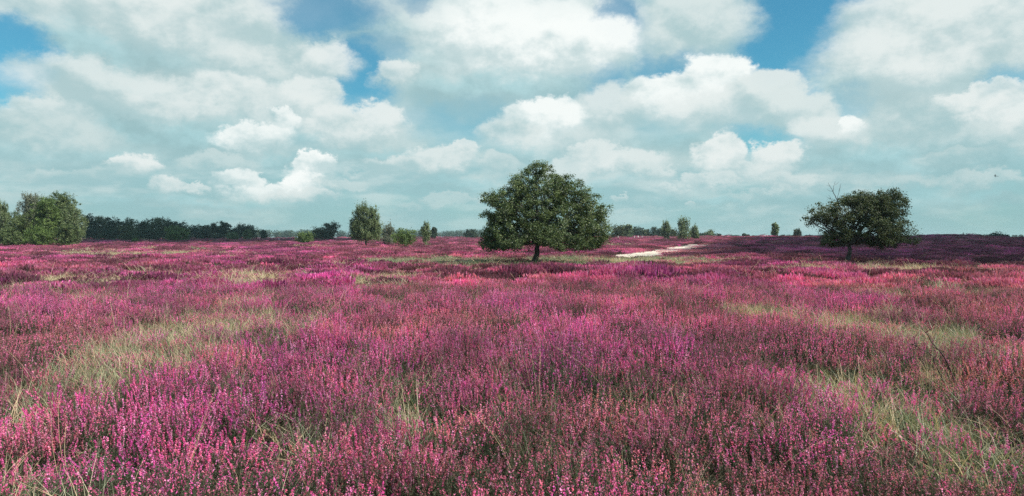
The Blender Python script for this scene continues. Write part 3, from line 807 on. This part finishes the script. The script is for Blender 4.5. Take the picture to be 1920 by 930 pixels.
def tree(name, label, cat, px, dist, lobes, trunk, nclus, nleaf, rc, ls, leafmat, barkmat='bark', seed=1, droop=0, group=None,
         twigs=8, up=.5, shell=.45, branches=True, lean=(0, 0), stems=1, aspect=.62, zcut=None):
    """lobes local to the trunk foot in metres; trunk = (height of fork, radius)"""
    rng = np.random.default_rng(seed); x = X(px, dist); z = tz(x, dist)
    t = empty(name, (x, dist, z)); tag(t, label, cat, group)
    cb, cc, kk = build_crown(lobes, nclus, nleaf, rc, ls, rng, droop, up=up, shell=shell, aspect=aspect, zcut=zcut)
    fh, tr = trunk; tb = MB(); top = np.array([lean[0], lean[1], fh])
    forks = []
    for s in range(stems):
        a = 2 * pi * s / max(stems, 1) + rng.random(); f = np.array([0, 0, 0]) if stems == 1 else np.array([cos(a), sin(a), 0]) * tr * 1.6
        tt = top + (0 if stems == 1 else np.array([cos(a), sin(a), 0]) * fh * .35)
        tq = np.linspace(0, 1, 8); pts = f + (tt - f) * tq[:, None]; pts[0, 2] = -.25
        pts[1:-1, :2] += rng.normal(0, tr * .25, (6, 2))
        rad = tr * (1.0 - .38 * tq); rad[0] *= 1.5; rad[1] *= 1.15
        tb.tube(pts, rad, 10); forks.append(tt)
    link('trunk', tb.mesh('trunk', [M[barkmat]], True), t)
    if branches:
        bb = MB(); order = np.argsort([-(l[3] * l[4] * l[5]) for l in lobes])
        for li in order:
            L = np.array(lobes[li]); fk = forks[rng.integers(0, len(forks))]
            st = fk + (np.array([0, 0, -fh * .18]) * rng.random()); end = L[:3] + np.array([0, 0, -.15 * L[5]])
            pts = limb(bb, st, end, tr * .50, tr * .13, rng, 7, .05)
            ids = np.where(kk == li)[0]
            if len(ids) and twigs:
                for j in rng.choice(ids, min(twigs, len(ids)), replace=False):
                    s = pts[rng.integers(3, 7)]; limb(bb, s, cc[j], tr * .13, tr * .02, rng, 5, .06, 4)
        link('branches', bb.mesh('branches', [M[barkmat]], True), t)
    link('crown', cb.mesh('crown', [M[leafmat]]), t)
    return t


# --- the big oak in the middle.  outline measured from the photograph (m from the foot of its trunk, 45 m away)
D0 = 45.0; mpp = D0 / F
def L_(px, py, rx, ry, depth=None, foot=1002, z0=500, y=0.0, m=mpp):
    return ((px - foot) * m, y, (z0 - py) * m, rx * m, (depth if depth else rx) * m, ry * m)
oak_lobes = [L_(1065, 350, 32, 26, 50, y=-.3), L_(1095, 378, 26, 24, 40, y=-.2), L_(940, 378, 28, 22, 40), L_(965, 352, 26, 22, 40, y=-.2), L_(1020, 345, 52, 42, 60), L_(985, 350, 40, 34, 50, y=.4), L_(1055, 365, 40, 34, 50), L_(960, 385, 50, 40, 70, y=-.5), L_(1020, 395, 70, 50, 90), L_(1085, 390, 48, 34, 60, y=-.3),
             L_(935, 405, 32, 26, 50), L_(1110, 405, 34, 24, 45, y=.2), L_(930, 440, 30, 34, 60, y=.4), L_(965, 440, 55, 38, 70, y=-1.2), L_(1040, 440, 60, 40, 80, y=-1.4), L_(1100, 440, 44, 36, 60, y=-.6),
             L_(1118, 428, 24, 24, 40), L_(940, 462, 36, 20, 60), L_(1085, 458, 46, 20, 60, y=-.4), L_(1000, 410, 60, 45, 80, y=1.8), L_(1060, 430, 60, 40, 70, y=1.8), L_(945, 430, 45, 36, 60, y=1.6), L_(1010, 448, 40, 16, 60, y=-.8),
             L_(1128, 400, 20, 16, 30), L_(922, 372, 20, 14, 30), L_(1010, 322, 26, 18, 30), L_(1132, 430, 14, 18, 20), L_(916, 455, 20, 24, 40), L_(1105, 457, 28, 15, 40, y=-.5), L_(1050, 455, 40, 12, 50, y=-1), L_(925, 463, 20, 12, 40), L_(1122, 452, 18, 18, 30), L_(965, 457, 30, 11, 50, y=.8)]
tree('oak_tree', 'largest tree, a broad domed leafy green oak in the middle of the heath', 'tree', 1002, D0, oak_lobes, (1.75, .19), 1500, 74, .25, .092, 'oak_leaf', seed=11, twigs=14, up=.7, shell=.40, lean=(.25, 0), zcut=.98)

D1 = 44.0; m1 = D1 / F
def L1(px, py, rx, ry, depth=None, y=0.0): return L_(px, py, rx, ry, depth, 1587, 502, y, m1)
o2 = [L1(1630, 386, 36, 20, 40), L1(1658, 378, 34, 18, 35), L1(1612, 378, 26, 14, 30), L1(1590, 405, 50, 32, 60), L1(1640, 395, 42, 32, 55), L1(1560, 400, 36, 26, 45), L1(1677, 392, 24, 30, 40), L1(1535, 408, 24, 20, 35), L1(1640, 430, 50, 32, 60, y=-.8), L1(1600, 440, 46, 26, 60, y=.8),
      L1(1682, 440, 30, 24, 40), L1(1665, 415, 34, 36, 45), L1(1568, 440, 30, 22, 40), L1(1550, 456, 16, 9, 25), L1(1704, 452, 15, 12, 20), L1(1650, 455, 44, 14, 40), L1(1522, 415, 13, 10, 20), L1(1565, 463, 14, 7, 20), L1(1620, 378, 40, 16, 30), L1(1680, 368, 14, 10, 20), L1(1600, 380, 30, 14, 30)]
t = tree('oak_tree', 'dark wide oak on the right with a bare dead branch on top of its crown', 'tree', 1587, D1, o2, (1.45, .15), 820, 60, .24, .09, 'oak_dark', seed=12, twigs=14, shell=.42, lean=(.25, 0))
rng = np.random.default_rng(5); db = MB()
def P1(px, py, y=0): return ((px - 1587) * m1, y, (502 - py) * m1)
for a, b_, r0, r1 in [((1575, 400), (1570, 378), .035, .026), ((1570, 378), (1562, 362), .026, .018), ((1562, 362), (1553, 345), .016, .006), ((1562, 362), (1566, 343), .014, .005), ((1570, 376), (1576, 352), .014, .005),
                      ((1562, 362), (1551, 358), .010, .005), ((1566, 350), (1573, 344), .008, .004), ((1557, 352), (1550, 350), .008, .004), ((1568, 380), (1549, 372), .012, .005), ((1558, 376), (1553, 368), .008, .004), ((1573, 362), (1577, 347), .008, .004), ((1555, 374), (1550, 380), .007, .004)]:
    limb(db, P1(*a), P1(*b_), r0, r1, rng, 5, .05, 5)
link('dead_branch', db.mesh('dead_branch', [M['twig']], True), t)


# --- generic builder for the other trees: outline given by photo pixels and distance
def gtree(kind, name, label, px, ytop, wpx, dist, seed, cb=None, group=None, cat='tree', ybot=None, dens=1.0):
    rng = np.random.default_rng(seed); m = dist / F; x = X(px, dist); z0 = tz(x, dist)
    H = (HY - ytop) * m + EYE - z0; W = wpx * m * (1.25 if kind[:4] == 'wood' else 1.15 if dist > 200 else 1.0)
    wb = kind in ('woodb', 'woodc')
    P = dict(woodb=('oak_dark', 'bark', .05, 0, 0), woodc=('woodmid', 'bark', .05, 0, 0), oak=('oak_leaf', 'bark', .18, 0, 0), dark=('oak_dark', 'bark', .12, 0, 0), wood=('wood_leaf', 'bark', .05, 0, 0), birch=('birch_leaf', 'birch_bark', .12, .8, .5), grey=('grey_leaf', 'birch_bark', .08, .6, .4),
             bush=('bright_leaf', 'bark', .03, 0, 0), umbrella=('wood_leaf', 'bark', .42, 0, 0), sapling=('birch_leaf', 'bark', .12, .3, .2))[kind]
    mat, bk, c0, droop, nar = P
    if cb is not None: c0 = cb
    z_lo, z_hi = H * c0, H; hc = (z_hi - z_lo); lobes = []
    nl = int(np.clip(W * 3 + 6, 8, 18))
    for i in range(nl):
        f = (i + .5) / nl; zc = z_lo + hc * (.14 + .74 * f)
        # half width of the crown at this height
        q = (zc - z_lo) / hc
        prof = (sin(pi * min(1, max(0, .12 + .82 * q))) ** (.34 if kind[:4] == 'wood' else .5)) if nar == 0 else (sin(pi * min(1, .20 + .74 * q)) ** .6)
        rad = W / 2 * prof; a = rng.random() * 2 * pi; e = rng.uniform(.25, .62)
        lr = max(rad * rng.uniform(.50, .74), W * .15)
        dd = max(0, rad - lr)
        sx = -1 if i % 2 else 1
        lobes.append((sx * dd * rng.uniform(.45, 1.0), dd * sin(a) * .8, min(zc, z_hi - lr * .62), lr, lr, max(lr * .72, hc * .11)))
    lobes.append((0, 0, z_hi - hc * .22, W * .26, W * .26, hc * .20))
    for q in (.25, .5, .7): lobes.append((0, 0, z_lo + hc * q, W * .36 * (1 - .3 * nar), W * .36, hc * .27))
    lspx = max(.10, m * 2.2)                 # leaf clump size grows with distance
    area = W * hc / (lspx ** 2); nclus = int(np.clip(area * .40 * dens, 90, 1600)); nleaf = 34
    rc = min(max(.22, lspx * 2.0), W * .12)
    far = dist > 230
    return tree(name, label, cat, px, dist, lobes, (max(z_lo * 1.15, H * .22), max(.05, H * .018)), nclus, nleaf, rc, lspx, mat, bk, seed, droop, group, twigs=0 if far else 5, branches=not far, up=.5, shell=.5,
                 zcut=.0)


# clump at the left edge
E = 'clump of trees at the left edge'
gtree('birch', 'birch_tree', 'slender birch cut off by the left edge of the photo', 4, 374, 34, 118, 21, group=E, cb=.15)
gtree('grey', 'birch_tree', 'grey leaved birch whose top is the left peak of the left hand clump', 62, 358, 62, 128, 22, group=E, cb=.2)
gtree('oak', 'oak_tree', 'tall dark green tree whose top is the highest point of the left hand clump', 116, 356, 76, 128, 23, group=E, cb=.1)
gtree('bush', 'oak_tree', 'bright green leafy oak in the middle of the left hand clump', 86, 364, 62, 122, 24, group=E, cb=.03)
gtree('oak', 'oak_tree', 'dull green tree low on the left side of the left hand clump', 28, 396, 66, 124, 25, group=E, cb=.03)
gtree('birch', 'birch_tree', 'drooping birch on the right side of the left hand clump', 136, 384, 54, 124, 26, group=E, cb=.08)
gtree('bush', 'bush', 'light green bush at the foot of the left hand clump', 72, 424, 60, 116, 27, group=E, cat='bush', cb=.0)
gtree('oak', 'bush', 'dark green bush under the drooping birch at the foot of the left hand clump', 127, 420, 52, 117, 28, group=E, cat='bush', cb=.0)
gtree('oak', 'bush', 'dark bush at the very left foot of the clump by the photo edge', 20, 428, 56, 117, 29, group=E, cat='bush', cb=.0)

# dark wood edge behind it
Wd = 'dark trees along the wood edge'
for i, (px, yt, w, d, s, lab) in enumerate([
    (168, 400, 30, 330, 41, 'tallest dark tree of the wood edge, right beside the left hand clump'),
    (190, 407, 34, 345, 42, 'dark tree of the wood edge, second to the right of the left hand clump'),
    (216, 405, 38, 335, 43, 'broad dark tree with a rounded top, third to the right of the left hand clump'),
    (244, 411, 34, 345, 44, 'dark tree filling the dip between the two highest humps of the wood edge'),
    (270, 412, 34, 330, 45, 'dark round tree just left of the broad right hump of the wood edge'),
    (296, 409, 42, 340, 46, 'broadest dark tree forming the right hump of the wood edge'),
    (324, 409, 38, 335, 47, 'dark tree directly behind the bright round bush'),
    (345, 420, 26, 345, 48, 'small dark tree sloping off at the right end of the dark wood edge'),
    (203, 425, 30, 300, 49, 'low dark tree in front of the wood edge near the left hand clump'),
    (240, 428, 34, 300, 50, 'low dark tree in front of the middle of the wood edge'),
    (282, 426, 34, 305, 51, 'low dark tree in front of the broad right hump of the wood edge')]):
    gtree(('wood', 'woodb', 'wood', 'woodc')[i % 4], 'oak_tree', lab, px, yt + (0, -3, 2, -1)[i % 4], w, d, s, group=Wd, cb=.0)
gtree('bush', 'bush', 'bright green round bush in front of the right end of the dark wood edge', 331, 423, 46, 255, 52, cat='bush', cb=.0)
gtree('bush', 'bush', 'tiny bright green bush alone in the heather before the dark wood', 254, 448, 19, 185, 53, cat='bush', cb=.0)

Wm = 'trees to the right of the dark wood'
for (k, px, yt, w, d, s, nm, lab, cb) in [
    ('wood', 366, 424, 34, 400, 61, 'oak_tree', 'low dark tree just right of the bright round bush', .0),
    ('wood', 386, 421, 34, 410, 62, 'oak_tree', 'dark flat topped tree left of the pine with a raised top', .0),
    ('wood', 408, 417, 26, 395, 63, 'oak_tree', 'dark tree against the left side of the pine with a raised top', .0),
    ('umbrella', 420, 413, 22, 390, 64, 'pine_tree', 'dark pine with a small raised top above its neighbours', .1),
    ('wood', 440, 426, 24, 400, 65, 'oak_tree', 'low dark tree between the raised pine and the round dark tree', .0),
    ('wood', 461, 420, 38, 380, 66, 'oak_tree', 'round dark tree behind a small pale birch', .0),
    ('sapling', 435, 437, 22, 300, 67, 'birch_tree', 'small pale green tree with a thin trunk in front of the dark trees', .25),
    ('sapling', 464, 429, 15, 300, 68, 'birch_tree', 'small pale birch in front of the round dark tree', .1),
    ('umbrella', 494, 431, 12, 420, 69, 'pine_tree', 'tiny dark tree right of the small pale birch', .0)]:
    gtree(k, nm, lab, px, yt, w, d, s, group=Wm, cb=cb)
gtree('bush', 'hawthorn', 'low spreading green bush on two short stems left of the tall birch', 572, 436, 38, 165, 71, cat='bush', cb=.22)
gtree('dark', 'oak_tree', 'brownish round tree joined to the left of the mushroom shaped tree', 597, 426, 32, 300, 72, cb=.02)
gtree('umbrella', 'pine_tree', 'dark mushroom shaped tree left of the tall birch', 619, 416, 32, 300, 73, cb=.28)
gtree('wood', 'oak_tree', 'low dark tree under the crown of the mushroom shaped tree', 614, 434, 26, 300, 74, cb=.0)

# tall birch group
DB = 118.0; mb = DB / F
def LB(px, py, rx, ry, y=0.0): return L_(px, py, rx, ry, None, 686, 466, y, mb)
bl = [LB(681, 392, 15, 13), LB(697, 396, 13, 14), LB(674, 402, 14, 14), LB(671, 418, 16, 15), LB(690, 412, 20, 18), LB(702, 418, 14, 18), LB(668, 434, 13, 16), LB(686, 432, 24, 18), LB(706, 436, 12, 14), LB(676, 440, 17, 11), LB(698, 442, 16, 11), LB(711, 426, 8, 10), LB(662, 422, 8, 14)]
tree('birch_tree', 'tall weeping birch with a narrow two pronged top left of the big oak', 'tree', 686, DB, bl, (1.9, .17), 760, 34, .30, .17, 'birch_leaf', 'bark', 75, .5, twigs=7, up=.4, shell=.55, zcut=1.25)
gtree('grey', 'willow_tree', 'greyish tree just behind the tall birch on its right', 729, 419, 36, 135, 76, cb=.05)
gtree('bush', 'oak_tree', 'low round bright green oak between the tall birch and the small birch', 759, 429, 52, 112, 77, cb=.13)
gtree('birch', 'birch_tree', 'small slim birch with a pointed top right of the low round oak', 798, 414, 27, 120, 78, cb=.16)
gtree('umbrella', 'pine_tree', 'small dark pine peeping out behind the slim pointed birch', 813, 424, 13, 300, 79, cb=.1)
gtree('wood', 'oak_tree', 'small dark round tree far off just left of the big oak', 883, 431, 25, 380, 80, cb=.0)

# line of trees right of the oak
Wr = 'line of trees right of the big oak'
for (k, px, yt, w, d, s, nm, lab, cb) in [
    ('dark', 1160, 420, 36, 300, 81, 'oak_tree', 'dark round tree touching the right side of the big oak', .02),
    ('sapling', 1178, 418, 16, 295, 82, 'birch_tree', 'narrow pointed tree right against the dark round tree by the big oak', .02),
    ('wood', 1194, 426, 24, 420, 83, 'oak_tree', 'bluish dark tree left of the brownish tree in the line', .0),
    ('dark', 1212, 430, 15, 400, 84, 'oak_tree', 'small brownish tree in the middle of the line', .0),
    ('wood', 1230, 427, 23, 400, 85, 'oak_tree', 'dark round tree with a smooth top, second tree left of the tall pointed birch', .0),
    ('birch', 1249, 416, 22, 225, 86, 'birch_tree', 'pale birch on a visible trunk left of the tall pointed birch', .18),
    ('dark', 1263, 430, 12, 300, 87, 'oak_tree', 'tiny dark tree between the two pale birches', .0),
    ('birch', 1281, 408, 30, 222, 88, 'birch_tree', 'tall pointed birch, highest in the line right of the big oak', .04),
    ('birch', 1303, 422, 20, 240, 89, 'birch_tree', 'smaller birch joined to the right side of the tall pointed birch', .04),
    ('sapling', 1331, 431, 20, 420, 90, 'birch_tree', 'low open tree standing apart right of the birches', .0),
    ('wood', 1316, 437, 16, 450, 91, 'bush', 'low grey green bush between the birches and the low open tree', .0),
    ('wood', 1349, 438, 6, 430, 92, 'sapling', 'tiny dark sapling at the right end of the line', .0)]:
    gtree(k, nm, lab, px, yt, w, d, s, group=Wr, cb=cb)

Wh = 'small trees and bushes on the right skyline'
for (k, px, yt, w, d, s, nm, lab, cb) in [
    ('wood', 1396, 438.5, 8, 345, 101, 'sapling', 'small dark sapling on the skyline between the tree line and the white clad walkers', .0),
    ('wood', 1402, 440, 6, 345, 102, 'sapling', 'tinier sapling just right of the small dark one on the skyline', .0),
    ('wood', 1378, 442.5, 14, 350, 103, 'bush', 'flat dark bush on the skyline left of the pair of saplings', .0),
    ('wood', 1418, 443, 8, 340, 104, 'bush', 'low dark bush left of the two white clad walkers', .0),
    ('sapling', 1453, 416.5, 15, 320, 105, 'birch_tree', 'slim upright tree alone on the skyline beside the two white clad walkers', .08),
    ('wood', 1466, 442, 8, 335, 106, 'bush', 'low bush on the skyline between the slim upright tree and the bushy small tree', .0),
    ('grey', 1495, 430, 14, 320, 107, 'small_tree', 'small bushy brown green tree on the skyline left of the dark oak', .0),
    ('wood', 1515, 442, 14, 345, 108, 'bush', 'low dark bush on the skyline just left of the dark oak', .0),
    ('wood', 1539, 442.5, 8, 340, 109, 'bush', 'small dark bump of a bush on the skyline behind the dark oak', .0),
    ('wood', 1865, 437.5, 28, 420, 110, 'bush', 'wide dark bush on the skyline right of the mound', .0),
    ('wood', 1886, 440.5, 14, 420, 111, 'bush', 'smaller dark bush joined to the right of the wide one beyond the mound', .0),
    ('wood', 1918, 444, 8, 400, 112, 'bush', 'small dark bush at the right edge of the photo', .0),
    ('wood', 1832, 442, 22, 450, 113, 'bush', 'low bush behind the red clad walkers at the end of the mound', .0)]:
    gtree(k, nm, lab, px, yt, w, d, s, group=Wh, cb=cb, cat='bush' if nm == 'bush' else 'tree')


# far-off belt of woodland
def belt():
    rng = np.random.default_rng(900); b = MB()
    segs = [(-200, 130, 80, 700, 9, 14), (130, 480, 200, 900, 10, 15), (470, 1010, 170, 1100, 11, 16), (980, 1350, 110, 1100, 7, 10), (1340, 1560, 50, 900, 3.5, 5.5), (1000, 1200, 30, 800, 6, 8), (1800, 2150, 60, 1200, 5, 8)]
    for (p0, p1, n, d, h0, h1) in segs:
        px = rng.uniform(p0, p1, n); dd = d * rng.uniform(.93, 1.12, n); x = X(px, dd); z = terrain(x, dd)
        hm = fbm(px / 40., px * 0, 3, 3)
        for i in range(n):
            h = h0 + (h1 - h0) * (.2 + .8 * hm[i]) * rng.uniform(.8, 1.1); w = rng.uniform(.6, 1.0) * h * .65; k = 150
            dr = rdir(k, rng); dr[:, 1] *= .6; r = rng.random(k) ** .4
            c = np.array([x[i], dd[i], z[i] + h * .5]) + dr * r[:, None] * np.array([w, w, h * .5])
            t = rng.random()
            b.quads(leaves(c, rng.uniform(1.2, 2.6, k), unit(dr + rdir(k, rng) * .6 + [0, 0, .3]), rng, .8), 0, np.stack([np.clip(t * .7 + rng.random(k) * .3, 0, 1), rng.random(k) * .8, rng.random(k)], 1))
    o = link('distant_wood', b.mesh('distant_wood', [M['wood_leaf']])); tag(o, 'hazy blue green belt of far-off woodland along the horizon', 'woodland', kind='stuff')
belt()


# ------------------------------------------------------------------ people, post, bird
def plain(name, c, rough=.8):
    m, t, out = new_mat(name); co = t.n('ShaderNodeTexCoord').outputs['Object']
    n = t.noise(co, 12.0, 4, .6); col = t.mix(t.mapr(n, .3, .7, .85, 1.0), rgb(0, 0, 0), c)
    b = t.n('ShaderNodeBsdfPrincipled', {'Base Color': col, 'Roughness': rough}); t.t.links.new(b.outputs[0], out.inputs[0]); return m


SKIN = plain('skin', rgb(.50, .30, .21)); HAIRM = plain('hair', rgb(.06, .04, .025)); CL = dict(white=plain('white_cloth', rgb(.80, .80, .78)), red=plain('red_cloth', rgb(.62, .06, .09)), maroon=plain('maroon_cloth', rgb(.22, .05, .06)),
                                                                                              dark=plain('dark_trousers', rgb(.04, .045, .06)), pale=plain('pale_trousers', rgb(.55, .52, .46)))


def person(label, px, dist, shirt, trousers, rz, seed, group):
    rng = np.random.default_rng(seed); x = X(px, dist); root = empty('person', (x, dist, tz(x, dist))); root.rotation_euler.z = rz
    tag(root, label, 'person', group); st = rng.uniform(.14, .24)
    V = [(0, 0, .95, .135), (0, 0, 1.15, .125), (0, .01, 1.36, .15), (0, .01, 1.47, .06), (0, .02, 1.60, .085), (0, .02, 1.70, .075),
         (.10, 0, .90, .09), (.11, st * .6, .50, .062), (.11, st * .5, .09, .045), (.11, st * .5 + .16, .03, .035),
         (-.10, 0, .90, .09), (-.11, -st * .2, .50, .062), (-.11, -st * 1.3, .12, .045), (-.11, -st * 1.3 + .15, .04, .035),
         (.18, 0, 1.38, .06), (.25, -.05, 1.12, .045), (.26, .06, .90, .036), (.26, .10, .80, .034),
         (-.18, 0, 1.38, .06), (-.25, .05, 1.12, .045), (-.26, .16, .92, .036), (-.26, .22, .83, .034)]
    E_ = [(0, 1), (1, 2), (2, 3), (3, 4), (4, 5), (0, 6), (6, 7), (7, 8), (8, 9), (0, 10), (10, 11), (11, 12), (12, 13), (2, 14), (14, 15), (15, 16), (16, 17), (2, 18), (18, 19), (19, 20), (20, 21)]
    me = bpy.data.meshes.new('body'); me.from_pydata([v[:3] for v in V], E_, [])
    tmp = bpy.data.objects.new('body', me); C.objects.link(tmp)
    sk = tmp.modifiers.new('skin', 'SKIN')
    if not me.skin_vertices: me.attributes
    tmp.modifiers.new('sub', 'SUBSURF').levels = 1
    for i, v in enumerate(V): me.skin_vertices[0].data[i].radius = (v[3], v[3] * .8)
    me.skin_vertices[0].data[0].use_root = True
    bpy.context.view_layer.update()
    dg = bpy.context.evaluated_depsgraph_get(); nm = bpy.data.meshes.new_from_object(tmp.evaluated_get(dg)); nm.name = 'body'
    tmp.modifiers.clear(); tmp.data = nm; tmp.parent = root
    for m in (SKIN, CL[shirt], CL[trousers]): nm.materials.append(m)
    for p in nm.polygons:
        c = p.center; p.use_smooth = True
        p.material_index = 0 if c.z > 1.46 or (abs(c.x) > .22 and c.z < .90) else (1 if c.z > .93 or abs(c.x) > .20 else 2)
    b = MB(); th = np.linspace(0, 2 * pi, 12, endpoint=False); rows = []
    for k in range(6):
        a = pi / 2 * k / 5; rows.append(np.stack([np.cos(th) * .108 * np.cos(a), np.sin(th) * .108 * np.cos(a) - .01, np.full(12, 1.645 + .135 * np.sin(a))], 1))
    v = np.concatenate(rows); i = np.arange(5)[:, None] * 12; j = np.arange(12)[None, :]; f = np.stack([i + j, i + (j + 1) % 12, i + 12 + (j + 1) % 12, i + 12 + j], -1).reshape(-1, 4)
    b.grid(v, f); link('hair', b.mesh('hair', [HAIRM], True), root)


gw = 'walkers on the skyline'; gp = 'walkers in white by the tree line'
person('left one of two white clad walkers beside the slim upright tree', 1434, 285, 'white', 'pale', 1.3, 1, gw)
person('right one of two white clad walkers beside the slim upright tree', 1438.5, 287, 'white', 'pale', 1.5, 2, gw)
person('walker in white in front of the dark round tree touching the big oak', 1159, 262, 'white', 'dark', 1.4, 3, gp)
person('walker in white standing before the bluish dark tree, left of a pair', 1189.5, 262, 'white', 'pale', 2.0, 4, gp)
person('walker in white, left one of the pair before the small brownish tree', 1196.5, 264, 'white', 'dark', 1.0, 5, gp)
person('walker in white, right one of the pair before the small brownish tree', 1204, 266, 'white', 'pale', 1.8, 6, gp)
person('walker in dark red standing on the mound at the far right', 1806, 356, 'maroon', 'dark', .4, 7, gw)
person('left one of two red clad walkers past the mound', 1833, 349, 'red', 'red', 1.2, 8, gw)
person('right one of two red clad walkers past the mound', 1838.5, 349, 'red', 'red', 1.7, 9, gw)

pm = plain('white_paint', rgb(.8, .8, .76)); b = MB(); b.tube([(0, 0, -.2), (0, 0, 1.35), (0, 0, 1.45)], [.08, .08, .03], 8)
xp = X(523, 270); tag(link('post', b.mesh('post', [pm]), loc=(xp, 270, tz(xp, 270))), 'thin white marker post standing in the heather left of the low spreading bush', 'post')

# bird
b = MB(); t_ = np.linspace(0, 1, 9); b.tube(np.stack([t_ * 0, -.16 + .32 * t_, t_ * 0], 1), .032 * np.sin(pi * np.clip(t_, .03, .97)) ** .7, 8)
for s in (-1, 1):
    for (x0, x1, y0, y1, z0, z1, c0, c1) in ((.02, .13, .05, .08, .01, .06, .07, .06), (.13, .28, .08, -.02, .06, .03, .06, .012)):
        a = [(s * x0, y0 + c0 * .5, z0), (s * x1, y1 + c1 * .5, z1), (s * x1, y1 - c1 * .5, z1), (s * x0, y0 - c0 * .5, z0)]
        b.quads(np.array([a])); b.quads(np.array([a]) - [0, 0, .006])
b.quads(np.array([[(-.012, -.13, 0), (.012, -.13, 0), (.05, -.23, 0), (-.05, -.23, 0)]]))
bd = link('bird', b.mesh('bird', [plain('dark_feathers', rgb(.03, .03, .035))]), loc=(X(1867, 75), 75, EYE + (HY - 330) / F * 75)); bd.rotation_euler = (.2, .5, 1.1)
tag(bd, 'tiny dark bird flying in the cloudy sky on the right', 'bird')


# dead twigs standing in the heather
def twig(label, pts_px, r0, seed, side=None):
    rng = np.random.default_rng(seed); bx, by = gxy(pts_px[0][0], pts_px[0][1], .25); z = tz(bx, by)
    b = MB(); P = []
    for (px, py) in pts_px: P.append(((px - 960) / F * by - bx, rng.normal(0, .02), (HY - py) / F * by + EYE - z))
    P = np.array(P); P[0, 2] -= .25
    t0 = np.linspace(0, 1, len(P)); tt = np.linspace(0, 1, 14); Q = np.stack([np.interp(tt, t0, P[:, k]) for k in range(3)], 1) + rng.normal(0, .006, (14, 3))
    b.tube(Q, np.linspace(r0, r0 * .3, 14), 5)
    for k in range(4):
        j = rng.integers(4, 12); e = Q[j] + np.array([rng.normal(0, .06), rng.normal(0, .05), rng.uniform(.03, .10)]); limb(b, Q[j], e, r0 * .4, r0 * .15, rng, 4, .05, 4)
    o = link('dead_branch', b.mesh('dead_branch', [M['twig']], True), loc=(bx, by, z)); tag(o, label, 'branch', 'bare twigs in the heather')
twig('long dark arching bare branch leaning over the heather on the right', [(1800, 700), (1775, 672), (1752, 648), (1738, 628), (1728, 612)], .010, 1)
twig('dark bare branch bending left below the long arching one on the right', [(1775, 690), (1745, 662), (1715, 648), (1690, 640)], .008, 2)
twig('short dark twig leaning right above the heather at the left edge', [(70, 590), (85, 574), (98, 562)], .014, 3)
twig('dark twig leaning right, between the two others on the left', [(180, 585), (196, 573), (211, 566)], .014, 4)
twig('thin dark twig leaning left beside the dry grass left of centre', [(478, 582), (465, 571), (450, 560)], .012, 5)

# ------------------------------------------------------------------ unseen clouds overhead, added and shaped to shade parts of the heath
def cloud(gx_, gy_, rx, ry, alt, seed, label):
    rng = np.random.default_rng(seed); c = Vector((gx_, gy_, 0)) + SD * (alt / SD.z)
    b = MB(); n = 56; m_ = 28; u = np.linspace(0, 2 * pi, n, endpoint=False); v = np.linspace(-pi / 2 + .03, pi / 2 - .03, m_); U, V_ = np.meshgrid(u, v)
    nz = 1 + .38 * (fbm(np.cos(U) * 2.2 + 9 + seed, np.sin(U) * 2.2 + 9 + V_ * .8, seed, 4) - .5) * 1.6
    x = rx * nz * np.cos(V_) * np.cos(U); y = ry * nz * np.cos(V_) * np.sin(U); z = .25 * min(rx, ry) * np.where(V_ > 0, nz * 1.3, .5) * np.sin(V_)
    vv = np.stack([x, y, z], -1).reshape(-1, 3); i = np.arange(m_ - 1)[:, None] * n; j = np.arange(n)[None, :]
    b.grid(vv, np.stack([i + j, i + (j + 1) % n, i + n + (j + 1) % n, i + n + j], -1).reshape(-1, 4))
    m, t, out = new_mat('cloud_white'); d = t.n('ShaderNodeBsdfDiffuse', {'Color': rgb(.9, .9, .9)}); t.t.links.new(d.outputs[0], out.inputs[0])
    o = link('cloud', b.mesh('cloud', [m], True), loc=c); tag(o, kind='structure'); return o


cloud(262, 255, 132, 215, 700, 1, '')
cloud(120, 200, 60, 62, 685, 8, '')
cloud(64, 73, 48, 24, 690, 6, '')
cloud(82, 86, 58, 50, 705, 3, '')
cloud(40, 47, 22, 13, 700, 4, '')
cloud(82, 140, 44, 52, 695, 5, '')
cloud(-155, 330, 120, 150, 900, 2, '')

# ------------------------------------------------------------------ air
def haze(density):
    x, y0, y1, z0, z1 = 2600, -60, 2600, -3.0, 16.0
    v = np.array([(-x, y0, z0), (x, y0, z0), (x, y1, z0), (-x, y1, z0), (-x, y0, z1), (x, y0, z1), (x, y1, z1), (-x, y1, z1)], float)
    f = np.array([(0, 3, 2, 1), (4, 5, 6, 7), (0, 1, 5, 4), (1, 2, 6, 5), (2, 3, 7, 6), (3, 0, 4, 7)])
    b = MB(); b.grid(v, f); m = bpy.data.materials.new('haze_air'); m.use_nodes = True; nt = m.node_tree; nt.nodes.clear()
    out = nt.nodes.new('ShaderNodeOutputMaterial'); pv = nt.nodes.new('ShaderNodeVolumePrincipled'); pv.inputs['Density'].default_value = density; pv.inputs['Color'].default_value = (.62, .85, .90, 1); pv.inputs['Anisotropy'].default_value = .2
    nt.links.new(pv.outputs[0], out.inputs['Volume'])
    tag(link('haze', b.mesh('haze', [m], False, False)), kind='stuff')
HAZE = 0.00018
if HAZE: haze(HAZE)
